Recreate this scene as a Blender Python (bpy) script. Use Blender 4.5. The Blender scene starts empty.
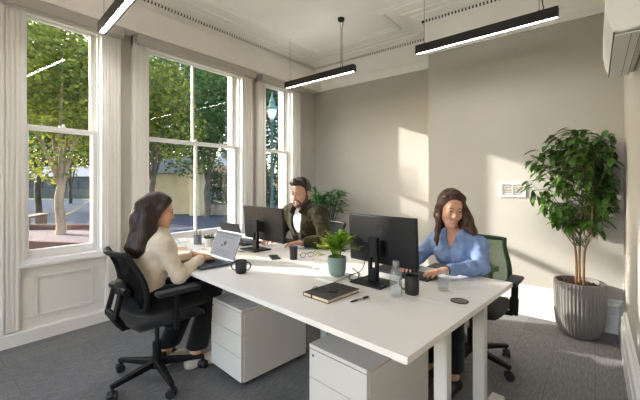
import bpy, bmesh, math, random
import numpy as np
from mathutils import Vector, Matrix, noise

C = bpy.context.scene.collection
PI = math.pi
R = math.radians
random.seed(7)

# ------------------------------------------------------------------ camera geometry
EYE = 1.30          # eye height
FPX = 343.0         # focal length in pixels of a 640 px wide picture
HOR = 183.0         # row of the horizon
TH = R(38.75)       # the camera looks this far to the left of the room's long axis
CT, ST = math.cos(TH), math.sin(TH)
GZ = -0.30          # street level outside


def along(px, d, z=0.0):
    """the point seen in column px at depth d"""
    r = (px - 320) / FPX * d
    return Vector((r * CT - d * ST, r * ST + d * CT, z))


def at(px, py, z):
    """the point of the level z seen in pixel px, py"""
    return along(px, (EYE - z) * FPX / (py - HOR), z)


TOP = 0.72                                  # desk top height
_c0 = at(407.5, 357.5, TOP)
_c1 = at(512.7, 282.5, TOP)
DV = (_c1 - _c0).normalized()               # across the desk, away from the camera
DU = Vector((-DV.y, DV.x, 0))               # along the desk, towards the windows
DW = (_c1 - _c0).length
DL = 2.86
DROT = math.atan2(-DV.x, DV.y)              # turn of the desk against the room


def desk(u, v, z=TOP):
    p = _c0 + DU * u + DV * v
    return Vector((p.x, p.y, z))


def uv(p):
    q = Vector((p.x, p.y, 0)) - Vector((_c0.x, _c0.y, 0))
    return q.dot(DU), q.dot(DV)


# ------------------------------------------------------------------ mesh builder
class MB:
    def __init__(s):
        s.v = []
        s.f = []

    def add(s, vs, fs):
        o = len(s.v)
        s.v += [tuple(p) for p in vs]
        s.f += [tuple(i + o for i in f) for f in fs]
        return s

    def box(s, c, size, rot=None):
        x, y, z = (k / 2 for k in size)
        vs = [Vector(p) for p in ((-x, -y, -z), (x, -y, -z), (x, y, -z), (-x, y, -z), (-x, -y, z), (x, -y, z), (x, y, z), (-x, y, z))]
        if rot is not None:
            m = rot if isinstance(rot, Matrix) else Matrix.Rotation(rot, 3, 'Z')
            vs = [m @ p for p in vs]
        c = Vector(c)
        return s.add([p + c for p in vs], [(0, 3, 2, 1), (4, 5, 6, 7), (0, 1, 5, 4), (1, 2, 6, 5), (2, 3, 7, 6), (3, 0, 4, 7)])

    def span(s, lo, hi):
        return s.box([(a + b) / 2 for a, b in zip(lo, hi)], [abs(b - a) for a, b in zip(lo, hi)])

    def bar(s, a, b, w, h, w2=None, h2=None, up=(0, 0, 1)):
        a, b = Vector(a), Vector(b)
        t = (b - a).normalized()
        up = Vector(up)
        if abs(t.dot(up)) > .98:
            up = Vector((0, 1, 0))
        x = t.cross(up).normalized()
        y = x.cross(t).normalized()
        w2 = w if w2 is None else w2
        h2 = h if h2 is None else h2
        vs = []
        for p, ww, hh in ((a, w, h), (b, w2, h2)):
            vs += [p - x * ww / 2 - y * hh / 2, p + x * ww / 2 - y * hh / 2, p + x * ww / 2 + y * hh / 2, p - x * ww / 2 + y * hh / 2]
        return s.add(vs, [(0, 3, 2, 1), (4, 5, 6, 7), (0, 1, 5, 4), (1, 2, 6, 5), (2, 3, 7, 6), (3, 0, 4, 7)])

    def tube(s, pts, r, seg=8, caps=True, sq=1.0):
        pts = [Vector(p) for p in pts]
        n = len(pts)
        rs = r if isinstance(r, (list, tuple)) else [r] * n
        vs, fs = [], []
        up = None
        for i, p in enumerate(pts):
            t = (pts[min(i + 1, n - 1)] - pts[max(i - 1, 0)]).normalized()
            if up is None:
                up = Vector((0, 0, 1)) if abs(t.z) < .9 else Vector((0, 1, 0))
            x = t.cross(up)
            x = x.normalized() if x.length > 1e-5 else Vector((1, 0, 0))
            y = x.cross(t).normalized()
            up = y
            for k in range(seg):
                a = 2 * PI * k / seg
                vs.append(p + x * rs[i] * math.cos(a) + y * rs[i] * sq * math.sin(a))
        for i in range(n - 1):
            for k in range(seg):
                k2 = (k + 1) % seg
                fs.append((i * seg + k, i * seg + k2, (i + 1) * seg + k2, (i + 1) * seg + k))
        if caps:
            fs.append(tuple(range(seg))[::-1])
            fs.append(tuple((n - 1) * seg + k for k in range(seg)))
        return s.add(vs, fs)

    def lathe(s, prof, c=(0, 0, 0), seg=32, closed=True, ripple=None, sx=1.0, sy=1.0):
        vs, fs = [], []
        n = len(prof)
        for i, (r, z) in enumerate(prof):
            for k in range(seg):
                a = 2 * PI * k / seg
                rr = r + (ripple(a, i, z) if ripple else 0)
                vs.append((c[0] + rr * math.cos(a) * sx, c[1] + rr * math.sin(a) * sy, c[2] + z))
        for i in range(n - 1):
            for k in range(seg):
                k2 = (k + 1) % seg
                fs.append((i * seg + k, i * seg + k2, (i + 1) * seg + k2, (i + 1) * seg + k))
        if closed:
            fs.append(tuple(range(seg))[::-1])
            fs.append(tuple((n - 1) * seg + k for k in range(seg)))
        return s.add(vs, fs)

    def prism(s, poly, z0, z1):
        n = len(poly)
        vs = [(p[0], p[1], z0) for p in poly] + [(p[0], p[1], z1) for p in poly]
        fs = [tuple(range(n))[::-1], tuple(range(n, 2 * n))]
        fs += [(i, (i + 1) % n, n + (i + 1) % n, n + i) for i in range(n)]
        return s.add(vs, fs)

    def ball(s, c, r, seg=16, rings=10, rot=None):
        rx, ry, rz = r if isinstance(r, (tuple, list)) else (r, r, r)
        vs, fs = [], []
        m = rot or Matrix.Identity(3)
        c = Vector(c)
        for i in range(rings + 1):
            t = PI * i / rings
            for k in range(seg):
                a = 2 * PI * k / seg
                vs.append(c + m @ Vector((rx * math.sin(t) * math.cos(a), ry * math.sin(t) * math.sin(a), rz * math.cos(t))))
        for i in range(rings):
            for k in range(seg):
                k2 = (k + 1) % seg
                fs.append((i * seg + k, (i + 1) * seg + k, (i + 1) * seg + k2, i * seg + k2))
        return s.add(vs, fs)

    def sweep(s, path, prof, closed=False):
        """prof = (offset to the left of the path, z); corners are mitred"""
        path = [Vector((p[0], p[1])) for p in path]
        n, m = len(path), len(prof)
        vs, fs = [], []
        for i, p in enumerate(path):
            a = path[i - 1] if i else None
            b = path[i + 1] if i < n - 1 else None
            d1 = (p - a).normalized() if a is not None else (b - p).normalized()
            d2 = (b - p).normalized() if b is not None else d1
            n1, n2 = Vector((-d1.y, d1.x)), Vector((-d2.y, d2.x))
            mm = (n1 + n2).normalized()
            k = 1 / max(.2, mm.dot(n1))
            for o, z in prof:
                q = p + mm * o * k
                vs.append((q.x, q.y, z))
        for i in range(n - 1):
            for j in range(m - 1):
                fs.append((i * m + j, (i + 1) * m + j, (i + 1) * m + j + 1, i * m + j + 1))
        fs.append(tuple(range(m)))
        fs.append(tuple((n - 1) * m + j for j in range(m))[::-1])
        return s.add(vs, fs)

    def build(s, name, m, parent=None, smooth=40, bevel=0, seg=2, loc=None, rz=None, fix=True):
        me = bpy.data.meshes.new(name)
        me.from_pydata(s.v, [], s.f)
        me.materials.append(m)
        if fix:
            b = bmesh.new()
            b.from_mesh(me)
            bmesh.ops.recalc_face_normals(b, faces=b.faces)
            b.to_mesh(me)
            b.free()
        if smooth:
            me.shade_smooth()
            me.set_sharp_from_angle(angle=R(smooth))
        o = bpy.data.objects.new(name, me)
        C.objects.link(o)
        if parent is not None:
            o.parent = parent
        if loc is not None:
            o.location = loc
        if rz is not None:
            o.rotation_euler = (0, 0, rz)
        if bevel:
            md = o.modifiers.new('bevel', 'BEVEL')
            md.width = bevel
            md.segments = seg
            md.limit_method = 'ANGLE'
            md.angle_limit = R(40)
        return o


def tag(o, label=None, cat=None, group=None, kind=None):
    if label:
        o['label'] = label
    if cat:
        o['category'] = cat
    if group:
        o['group'] = group
    if kind:
        o['kind'] = kind
    return o


def thing(name, label, cat, loc=(0, 0, 0), rz=0.0, group=None, kind=None):
    o = bpy.data.objects.new(name, None)
    o.empty_display_size = .1
    C.objects.link(o)
    o.location = loc
    o.rotation_euler = (0, 0, rz)
    return tag(o, label, cat, group, kind)


def copy_tree(o, parent=None):
    c = o.copy()
    C.objects.link(c)
    if parent is not None:
        c.parent = parent
    for ch in list(o.children):
        copy_tree(ch, c)
    return c


def struct(o):
    o['kind'] = 'structure'
    return o


# ------------------------------------------------------------------ materials
def rgb(r, g, b):
    """display colour 0..255 to linear"""
    def f(c):
        c /= 255
        return c / 12.92 if c <= .04045 else ((c + .055) / 1.055) ** 2.4
    return (f(r), f(g), f(b), 1)


def mat(name, col, rough=.5, metal=0.0, var=0.0, vscale=8, bump=0.0, bscale=60, spec=.5, stretch=None, coat=0.0, col2=None, sheen=0.0, detail=4):
    m = bpy.data.materials.new(name)
    m.use_nodes = True
    nt = m.node_tree
    b = nt.nodes['Principled BSDF']
    b.inputs['Base Color'].default_value = col
    b.inputs['Roughness'].default_value = rough
    b.inputs['Metallic'].default_value = metal
    b.inputs['Specular IOR Level'].default_value = spec
    b.inputs['Coat Weight'].default_value = coat
    b.inputs['Sheen Weight'].default_value = sheen
    tc = nt.nodes.new('ShaderNodeTexCoord')
    src = tc.outputs['Object']
    if stretch:
        mp = nt.nodes.new('ShaderNodeMapping')
        mp.inputs['Scale'].default_value = stretch
        nt.links.new(src, mp.inputs['Vector'])
        src = mp.outputs['Vector']
    if var or col2:
        n = nt.nodes.new('ShaderNodeTexNoise')
        n.inputs['Scale'].default_value = vscale
        n.inputs['Detail'].default_value = detail
        nt.links.new(src, n.inputs['Vector'])
        rp = nt.nodes.new('ShaderNodeValToRGB')
        rp.color_ramp.elements[0].position = .32
        rp.color_ramp.elements[1].position = .68
        a = tuple(c * (1 - var) for c in col[:3]) + (1,)
        z = col2 or tuple(min(1, c * (1 + var)) for c in col[:3]) + (1,)
        rp.color_ramp.elements[0].color = a
        rp.color_ramp.elements[1].color = z
        nt.links.new(n.outputs['Fac'], rp.inputs['Fac'])
        nt.links.new(rp.outputs['Color'], b.inputs['Base Color'])
    if bump:
        n = nt.nodes.new('ShaderNodeTexNoise')
        n.inputs['Scale'].default_value = bscale
        n.inputs['Detail'].default_value = 5
        nt.links.new(src, n.inputs['Vector'])
        bp = nt.nodes.new('ShaderNodeBump')
        bp.inputs['Strength'].default_value = bump
        bp.inputs['Distance'].default_value = .01
        nt.links.new(n.outputs['Fac'], bp.inputs['Height'])
        nt.links.new(bp.outputs['Normal'], b.inputs['Normal'])
    return m


def emit(name, col, strength, base=None):
    m = bpy.data.materials.new(name)
    m.use_nodes = True
    b = m.node_tree.nodes['Principled BSDF']
    b.inputs['Base Color'].default_value = base or col
    b.inputs['Emission Color'].default_value = col
    b.inputs['Emission Strength'].default_value = strength
    b.inputs['Specular IOR Level'].default_value = .15
    return m


def screen_mat(name, col, strength):
    m = bpy.data.materials.new(name)
    m.use_nodes = True
    nt = m.node_tree
    nt.nodes.clear()
    out = nt.nodes.new('ShaderNodeOutputMaterial')
    e = nt.nodes.new('ShaderNodeEmission')
    e.inputs['Color'].default_value = col
    e.inputs['Strength'].default_value = strength
    nt.links.new(e.outputs[0], out.inputs['Surface'])
    return m


def thin_glass(name, tint=(1, 1, 1, 1), rough=0.0, refl=1.0, body=0.0, bodycol=(.8, .85, .85, 1)):
    """clear sheet glass: lets light straight through, mirrors by Fresnel"""
    m = bpy.data.materials.new(name)
    m.use_nodes = True
    nt = m.node_tree
    nt.nodes.clear()
    out = nt.nodes.new('ShaderNodeOutputMaterial')
    tr = nt.nodes.new('ShaderNodeBsdfTransparent')
    tr.inputs['Color'].default_value = tint
    gl = nt.nodes.new('ShaderNodeBsdfGlossy')
    gl.inputs['Roughness'].default_value = rough
    lw = nt.nodes.new('ShaderNodeLayerWeight')
    lw.inputs['Blend'].default_value = .5
    pw = nt.nodes.new('ShaderNodeMath')
    pw.operation = 'POWER'
    pw.inputs[1].default_value = 5
    nt.links.new(lw.outputs['Facing'], pw.inputs[0])
    fr = nt.nodes.new('ShaderNodeMath')
    fr.operation = 'MULTIPLY_ADD'
    fr.inputs[1].default_value = .96
    fr.inputs[2].default_value = .04
    nt.links.new(pw.outputs[0], fr.inputs[0])
    mu = nt.nodes.new('ShaderNodeMath')
    mu.operation = 'MULTIPLY'
    mu.inputs[1].default_value = refl
    nt.links.new(fr.outputs[0], mu.inputs[0])
    mx = nt.nodes.new('ShaderNodeMixShader')
    nt.links.new(mu.outputs[0], mx.inputs['Fac'])
    nt.links.new(tr.outputs[0], mx.inputs[1])
    nt.links.new(gl.outputs[0], mx.inputs[2])
    last = mx
    if body:
        df = nt.nodes.new('ShaderNodeBsdfDiffuse')
        df.inputs['Color'].default_value = bodycol
        m2 = nt.nodes.new('ShaderNodeMixShader')
        m2.inputs['Fac'].default_value = body
        nt.links.new(mx.outputs[0], m2.inputs[1])
        nt.links.new(df.outputs[0], m2.inputs[2])
        last = m2
    nt.links.new(last.outputs[0], out.inputs['Surface'])
    return m


def leafmat(name, c1, c2, scale=3.0, trans=.35, rough=.45, spec=.3):
    m = mat(name, c1, rough, col2=c2, vscale=scale, spec=spec, detail=6)
    nt = m.node_tree
    b = nt.nodes['Principled BSDF']
    out = nt.nodes['Material Output']
    t = nt.nodes.new('ShaderNodeBsdfTranslucent')
    mx = nt.nodes.new('ShaderNodeMixShader')
    mx.inputs['Fac'].default_value = trans
    rp = [n for n in nt.nodes if n.type == 'VALTORGB'][0]
    nt.links.new(rp.outputs['Color'], t.inputs['Color'])
    nt.links.new(b.outputs[0], mx.inputs[1])
    nt.links.new(t.outputs[0], mx.inputs[2])
    nt.links.new(mx.outputs[0], out.inputs['Surface'])
    return m


def mesh_fabric(name, col, open_=.35):
    m = mat(name, col, .9, spec=.08)
    nt = m.node_tree
    b = nt.nodes['Principled BSDF']
    out = nt.nodes['Material Output']
    t = nt.nodes.new('ShaderNodeBsdfTransparent')
    mx = nt.nodes.new('ShaderNodeMixShader')
    mx.inputs['Fac'].default_value = open_
    nt.links.new(b.outputs[0], mx.inputs[1])
    nt.links.new(t.outputs[0], mx.inputs[2])
    nt.links.new(mx.outputs[0], out.inputs['Surface'])
    return m


def carpet_mat():
    m = mat('carpet', rgb(92, 92, 94), .95, spec=.1)
    nt = m.node_tree
    b = nt.nodes['Principled BSDF']
    tc = nt.nodes.new('ShaderNodeTexCoord')
    mp = nt.nodes.new('ShaderNodeMapping')
    mp.inputs['Rotation'].default_value = (0, 0, PI / 2)
    nt.links.new(tc.outputs['Object'], mp.inputs['Vector'])
    br = nt.nodes.new('ShaderNodeTexBrick')
    br.inputs['Color1'].default_value = rgb(118, 117, 116)
    br.inputs['Color2'].default_value = rgb(130, 129, 128)
    br.inputs['Mortar'].default_value = rgb(108, 107, 107)
    br.inputs['Scale'].default_value = 1
    br.inputs['Mortar Size'].default_value = .002
    br.inputs['Brick Width'].default_value = 1.0
    br.inputs['Row Height'].default_value = .25
    nt.links.new(mp.outputs[0], br.inputs['Vector'])
    m2 = nt.nodes.new('ShaderNodeMapping')
    m2.inputs['Scale'].default_value = (90, 14, 1)
    nt.links.new(tc.outputs['Object'], m2.inputs['Vector'])
    n = nt.nodes.new('ShaderNodeTexNoise')
    n.inputs['Scale'].default_value = 1
    n.inputs['Detail'].default_value = 5
    nt.links.new(m2.outputs[0], n.inputs['Vector'])
    n2 = nt.nodes.new('ShaderNodeTexNoise')
    n2.inputs['Scale'].default_value = 120
    nt.links.new(tc.outputs['Object'], n2.inputs['Vector'])
    ad = nt.nodes.new('ShaderNodeMath')
    ad.operation = 'ADD'
    nt.links.new(n.outputs['Fac'], ad.inputs[0])
    nt.links.new(n2.outputs['Fac'], ad.inputs[1])
    mr = nt.nodes.new('ShaderNodeMapRange')
    mr.inputs['From Min'].default_value = .6
    mr.inputs['From Max'].default_value = 1.4
    mr.inputs['To Min'].default_value = .6
    mr.inputs['To Max'].default_value = 1.4
    nt.links.new(ad.outputs[0], mr.inputs['Value'])
    vm = nt.nodes.new('ShaderNodeVectorMath')
    vm.operation = 'SCALE'
    nt.links.new(br.outputs['Color'], vm.inputs[0])
    nt.links.new(mr.outputs[0], vm.inputs['Scale'])
    nt.links.new(vm.outputs[0], b.inputs['Base Color'])
    bp = nt.nodes.new('ShaderNodeBump')
    bp.inputs['Strength'].default_value = .6
    bp.inputs['Distance'].default_value = .006
    nt.links.new(n2.outputs['Fac'], bp.inputs['Height'])
    nt.links.new(bp.outputs[0], b.inputs['Normal'])
    return m


M = dict(
    wall=mat('wall_paint', rgb(180, 176, 169), .9, var=.02, vscale=2, bump=.05, bscale=200, spec=.2),
    panel=mat('panel_paint', rgb(226, 221, 214), .6, var=.02, vscale=3, spec=.3),
    added_uplight=emit('added_uplight_glow', (1, .97, .93, 1), 3.2),  # added glow for the pendant tops, brightens the ceiling
    white=mat('white_gloss', rgb(232, 230, 226), .45, spec=.4),
    ceil=mat('ceiling_paint', rgb(240, 237, 233), .9, var=.02, vscale=2, spec=.2),
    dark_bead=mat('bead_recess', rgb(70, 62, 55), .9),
    skirt=mat('skirting_gloss', rgb(226, 224, 222), .4, spec=.4),
    carpet=carpet_mat(),
    glass=thin_glass('window_glass', (.97, .98, .97, 1), 0, .9),
    blind=mat('blind_cassette', rgb(174, 168, 160), .7, bump=.05, bscale=150),
    sash=mat('sash_paint', rgb(226, 224, 222), .45, spec=.4),
    black=mat('black_plastic', rgb(26, 26, 28), .45, bump=.03, bscale=400),
    blackm=mat('black_metal', rgb(22, 22, 22), .5),
    monitor=mat('monitor_shell', rgb(25, 26, 30), .5, bump=.04, bscale=500, spec=.3),
    led=emit('led_diffuser', (1, .97, .93, 1), 34),
    ac=mat('ac_plastic', rgb(240, 238, 235), .4),
    acdark=mat('ac_slot', rgb(60, 58, 56), .6),
    desk=mat('desk_laminate', rgb(236, 232, 227), .36, var=.015, vscale=5, spec=.45),
    deskedge=mat('desk_edge', rgb(200, 192, 180), .5),
    leg=mat('desk_leg', rgb(205, 203, 198), .45),
    ped=mat('pedestal_steel', rgb(214, 210, 203), .5, bump=.02, bscale=300),
    gap=mat('gap_dark', rgb(48, 45, 42), .8),
    seat=mat('seat_fabric', rgb(19, 19, 21), .95, bump=.3, bscale=500, sheen=.2),
    meshblk=mesh_fabric('mesh_black', rgb(14, 15, 18), .25),
    meshgrn=mesh_fabric('mesh_green', rgb(96, 122, 98), .4),
    frameblk=mat('chair_frame', rgb(17, 17, 19), .55, spec=.25),
    framegrn=mat('chair_frame_green', rgb(38, 60, 46), .6, spec=.2),
    chrome=mat('chrome', rgb(190, 190, 190), .25, 1.0),
    laptop=mat('laptop_shell', rgb(78, 86, 100), .4, .5),
    laptopdk=mat('laptop_dark', rgb(52, 54, 58), .5, .3),
    keys=mat('key_caps', rgb(40, 46, 58), .6),
    keyblk=mat('key_caps_black', rgb(30, 30, 32), .6),
    ceramic=mat('black_ceramic', rgb(30, 31, 33), .4, bump=.03, bscale=200),
    coffee=mat('coffee', rgb(150, 120, 92), .3),
    greenpot=mat('green_ceramic', rgb(126, 148, 142), .45, var=.05, vscale=20),
    whitepot=mat('white_ceramic', rgb(222, 220, 216), .4),
    greycup=mat('grey_cup', rgb(120, 124, 132), .5),
    soil=mat('soil', rgb(74, 52, 36), .95, var=.4, vscale=60, bump=.8, bscale=90),
    ribpot=mat('ribbed_pot', rgb(116, 112, 109), .6, var=.04, vscale=12),
    bark=mat('plant_stem', rgb(134, 104, 70), .8, var=.2, vscale=30),
    ficus=leafmat('ficus_leaf', rgb(32, 66, 24), rgb(88, 126, 46), 12, .25, .35, .5),
    fern=leafmat('desk_plant_leaf', rgb(64, 116, 34), rgb(150, 176, 48), 22, .3, .45),
    yfern=leafmat('yellow_leaf', rgb(150, 170, 40), rgb(196, 196, 70), 22, .3, .45),
    rearleaf=leafmat('corner_plant_leaf', rgb(34, 72, 34), rgb(76, 116, 62), 9, .2, .45),
    succ=leafmat('succulent_leaf', rgb(38, 84, 36), rgb(84, 130, 60), 40, .15, .5),
    cover=mat('notebook_cover', rgb(60, 58, 58), .7, bump=.1, bscale=400),
    paper=mat('paper', rgb(236, 232, 224), .8),
    pages=mat('page_edges', rgb(232, 216, 186), .8),
    ink=mat('print_ink', rgb(96, 100, 110), .8),
    tan=mat('tan_cover', rgb(168, 146, 118), .7, var=.08, vscale=20),
    bottle=thin_glass('bottle_plastic', (.93, .95, .95, 1), .05, 1.6, .12, (.75, .78, .80, 1)),
    water=thin_glass('water', (.94, .96, .96, 1), .02, .8, .05, (.8, .84, .86, 1)),
    tumbler=thin_glass('tumbler_glass', (.98, .985, .985, 1), .02, 1.3, .02),
    led_screen=screen_mat('laptop_screen', rgb(196, 196, 202), .34),
    screen_lo=screen_mat('screen_layout', rgb(170, 172, 178), .33),
    screen_dk=screen_mat('screen_graphic', rgb(128, 130, 138), .30),
    mon_screen=screen_mat('monitor_screen', rgb(200, 210, 225), .5),
    logo=mat('logo_grey', rgb(72, 72, 74), .35, .3),
    cable=mat('cable_black', rgb(20, 20, 22), .6),
    grom=mat('grommet_grey', rgb(120, 115, 108), .6),
    pencil1=mat('pencil_orange', rgb(190, 110, 60), .6),
    pencil2=mat('pencil_green', rgb(60, 110, 70), .6),
    pencil3=mat('pencil_dark', rgb(70, 56, 50), .6),
    pencil4=mat('pencil_tan', rgb(196, 160, 120), .6),
    socket=mat('socket_plastic', rgb(214, 210, 204), .4),
)
SKY, SUN, EXPO = 0.5, 5.8, 1.08
# ------------------------------------------------------------------ the room
WX, RX, AY, BY, BX, NY = -3.65, 0.19, 4.40, 3.92, -1.52, -2.6
CEIL = 3.25
PATH = [(RX, NY), (RX, BY), (BX, BY), (BX, AY), (WX, AY), (WX, NY)]

struct(MB().span((WX - .3, NY, -.12), (RX + .2, AY + .2, 0)).build('floor', M['carpet'], smooth=0))
struct(MB().span((WX - .3, NY, CEIL), (RX + .2, AY + .2, CEIL + .15)).build('ceiling', M['ceil'], smooth=0))
struct(MB().span((WX - .3, AY, 0), (BX + .1, AY + .2, CEIL)).build('wall_back', M['wall'], smooth=0))
struct(MB().span((BX, BY, 0), (RX + .2, AY + .2, CEIL)).build('wall_chimney_breast', M['wall'], smooth=0))
struct(MB().span((RX, NY, 0), (RX + .2, BY, CEIL)).build('wall_right', M['wall'], smooth=0))

# cornice: plain band, cove, bead course, stepped ceiling moulding
cp = [(0, 2.80), (.018, 2.80), (.022, 2.815), (.045, 2.84), (.052, 2.865), (.052, 2.90), (.036, 2.915), (.036, 3.155), (.046, 3.165), (.046, 3.19),
      (.085, 3.192), (.085, 3.205), (.11, 3.21), (.15, 3.222), (.16, 3.236), (.23, 3.238), (.24, 3.25), (0, 3.25)]
cornice = struct(MB().sweep(PATH, cp).build('trim_1', M['ceil'], smooth=30))
cornice['label'] = 'plaster cornice with a bead course round the ceiling'
beads = MB()
rec = MB()


def offset_path(path, off):
    ps = [Vector(p) for p in path]
    out = []
    for i, p in enumerate(ps):
        d1 = (p - ps[i - 1]).normalized() if i else (ps[1] - p).normalized()
        d2 = (ps[i + 1] - p).normalized() if i < len(ps) - 1 else d1
        n1, n2 = Vector((-d1.y, d1.x)), Vector((-d2.y, d2.x))
        mm = (n1 + n2).normalized()
        out.append(p + mm * off / max(.2, mm.dot(n1)))
    return out


op = offset_path(PATH, .052)
for a, b in zip(op[:-1], op[1:]):
    t = (b - a).normalized()
    ang = math.atan2(t.y, t.x)
    L = (b - a).length
    m_ = (a + b) / 2
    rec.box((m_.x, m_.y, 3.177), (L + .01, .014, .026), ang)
    k = int(L / .036)
    for i in range(k):
        p = a + t * (.036 * (i + .5))
        beads.box((p.x, p.y, 3.176), (.018, .034, .028), ang)
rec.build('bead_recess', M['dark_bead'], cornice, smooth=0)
beads.build('bead_course', M['ceil'], cornice, smooth=0)
tp = [(.38, 3.25), (.38, 3.238), (.395, 3.228), (.425, 3.228), (.44, 3.238), (.47, 3.238), (.48, 3.25)]
struct(MB().sweep(PATH, tp).build('trim_2', M['ceil'], smooth=30))
# plain boxed band above the window blinds
struct(MB().span((WX, NY, 2.778), (WX + .155, AY, 3.035)).build('trim_3', M['panel'], smooth=0, bevel=.004))

# skirtings
sp = [(0, 0), (.036, 0), (.036, .15), (.030, .158), (.030, .225), (.034, .232), (.030, .245), (.018, .255), (.020, .27), (.012, .285), (0, .29)]
struct(MB().sweep([(RX, NY), (RX, BY)], sp).build('baseboard_right', M['skirt'], smooth=25))
struct(MB().sweep([(RX, BY), (BX, BY), (BX, AY)], sp).build('baseboard_chimney_breast', M['skirt'], smooth=25))
struct(MB().sweep([(BX, AY), (WX, AY)], sp).build('baseboard_back', M['skirt'], smooth=25))
struct(MB().sweep([(WX, AY), (WX, NY)], [(0, 0), (.06, 0), (.06, .10), (.05, .112), (0, .118)]).build('baseboard_left', M['panel'], smooth=25))

# window wall
WIN = [(.645, 1.255), (1.635, 2.895), (3.255, 3.86)]
ZS, ZH = .645, 2.78
wl = MB()
ys = [NY] + [k for w in WIN for k in w] + [AY]
for i in range(0, len(ys), 2):
    wl.span((WX - .3, ys[i], 0), (WX, ys[i + 1], CEIL))
for y0, y1 in WIN:
    wl.span((WX - .3, y0, 0), (WX, y1, ZS - .02))
    wl.span((WX - .3, y0, ZH), (WX, y1, CEIL))
wall_left = struct(wl.build('wall_left', M['wall'], smooth=0))
# raised panelling under the windows
pm = MB()
for y0, y1 in WIN:
    a, b = y0 + .10, y1 - .10
    z0, z1 = .20, .52
    for p, q in (((a, z0), (b, z0)), ((b, z0), (b, z1)), ((b, z1), (a, z1)), ((a, z1), (a, z0))):
        pm.bar((WX + .032, p[0], p[1]), (WX + .032, q[0], q[1]), .022, .010, up=(1, 0, 0))
    pm.span((WX, y0, .15), (WX + .020, y1, .55))
    pm.span((WX, y0 - .0, .112), (WX + .03, y1, .19))
    pm.span((WX, y0 - .0, .53), (WX + .03, y1, ZS - .02))
    pm.span((WX, y0, .19), (WX + .03, y0 + .09, .53))
    pm.span((WX, y1 - .09, .19), (WX + .03, y1, .53))
pm.build('panel_moulding', M['panel'], wall_left, smooth=0, bevel=.004)

for i, (y0, y1) in enumerate(WIN):
    w = thing('window_%d' % (i + 1), ['narrow sash window beside the left wall edge', 'wide sash window with a centre glazing bar behind the desk end', 'narrow sash window nearest the corner behind the man'][i], 'window', (WX, (y0 + y1) / 2, ZS))
    w['kind'] = 'structure'
    oy = (y0 + y1) / 2

    def L(x, y, z):
        return (x, y - oy, z - ZS)

    def sp_(mb, lo, hi):
        return mb.span(L(*lo), L(*hi))
    cas = MB()
    for ya, yb, sg in ((y0 - .135, y0, -1), (y1, y1 + .135, 1)):
        sp_(cas, (0, ya, .118), (.055, yb, 2.80))
        for k in range(4):
            yy = ya + .012 + k * .03
            sp_(cas, (.055, yy, .118), (.068 if k in (0, 3) else .062, yy + .02, 2.80))
    sp_(cas, (0, y0 - .135, 2.68), (.06, y1 + .135, 2.80))
    cas.build('casing', M['panel'], w, smooth=0, bevel=.004)
    fr = MB()
    for ya, yb in ((y0 - .01, y0 + .028), (y1 - .028, y1 + .01)):
        sp_(fr, (-.27, ya, ZS), (.045, yb, ZH))
        m_ = (ya + yb) / 2
        s_ = 1 if ya < oy else -1
        sp_(fr, (-.045, m_, ZS), (-.02, m_ + s_ * .032, ZH))
        sp_(fr, (-.115, m_, ZS), (-.10, m_ + s_ * .032, ZH))
    sp_(fr, (-.27, y0, ZH - .03), (.045, y1, ZH))
    sp_(fr, (-.27, y0, ZS - .02), (.05, y1, ZS + .02))
    sp_(fr, (-.0, y0 - .02, ZS - .03), (.075, y1 + .02, ZS - .005))
    fr.build('frame', M['sash'], w, smooth=0, bevel=.003)
    MR = 1.775
    for nm, xs, za, zb in (('lower_sash', -.075, ZS + .02, MR + .02), ('upper_sash', -.14, MR - .02, ZH - .03)):
        a, b = y0 + .028, y1 - .028
        s = MB()
        st = .042
        bot = .07 if nm == 'lower_sash' else .04
        top = .04
        sp_(s, (xs - .02, a, za), (xs + .02, a + st, zb))
        sp_(s, (xs - .02, b - st, za), (xs + .02, b, zb))
        sp_(s, (xs - .019, a + st, za + .001), (xs + .019, b - st, za + bot))
        sp_(s, (xs - .019, a + st, zb - top), (xs + .019, b - st, zb - .001))
        so = s.build(nm, M['sash'], w, smooth=0, bevel=.003)
        if i == 1:
            sp_(MB(), (xs - .016, oy - .014, za + bot), (xs + .016, oy + .014, zb - top)).build('glazing_bar', M['sash'], so, smooth=0, bevel=.003)
        sp_(MB(), (xs - .002, a + st - .004, za + bot - .004), (xs + .002, b - st + .004, zb - top + .004)).build('pane', M['glass'], so, smooth=0)
        if nm == 'lower_sash':
            lk = MB().span(L(xs - .03, oy - .02, zb), L(xs + .015, oy + .02, zb + .012))
            lk.ball(L(xs - .01, oy + .012, zb + .022), .011, 10, 6)
            lk.build('latch', M['white'], so, smooth=40)
    t = thing('roller_blind', ['grey roller blind cassette above the narrow left window', 'grey roller blind cassette above the wide middle window', 'grey roller blind cassette above the narrow window by the corner'][i], 'blind', (WX + .07, oy, 2.69), group='roller blinds above the windows')
    hw = (y1 - y0) / 2 + .13
    MB().span((0.0, -hw, 0), (.078, hw, .088)).build('cassette', M['blind'], t, smooth=0, bevel=.006)
    MB().span((.02, -hw + .02, -.008), (.06, hw - .02, 0)).build('bottom_bar', M['blind'], t, smooth=0)

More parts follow.
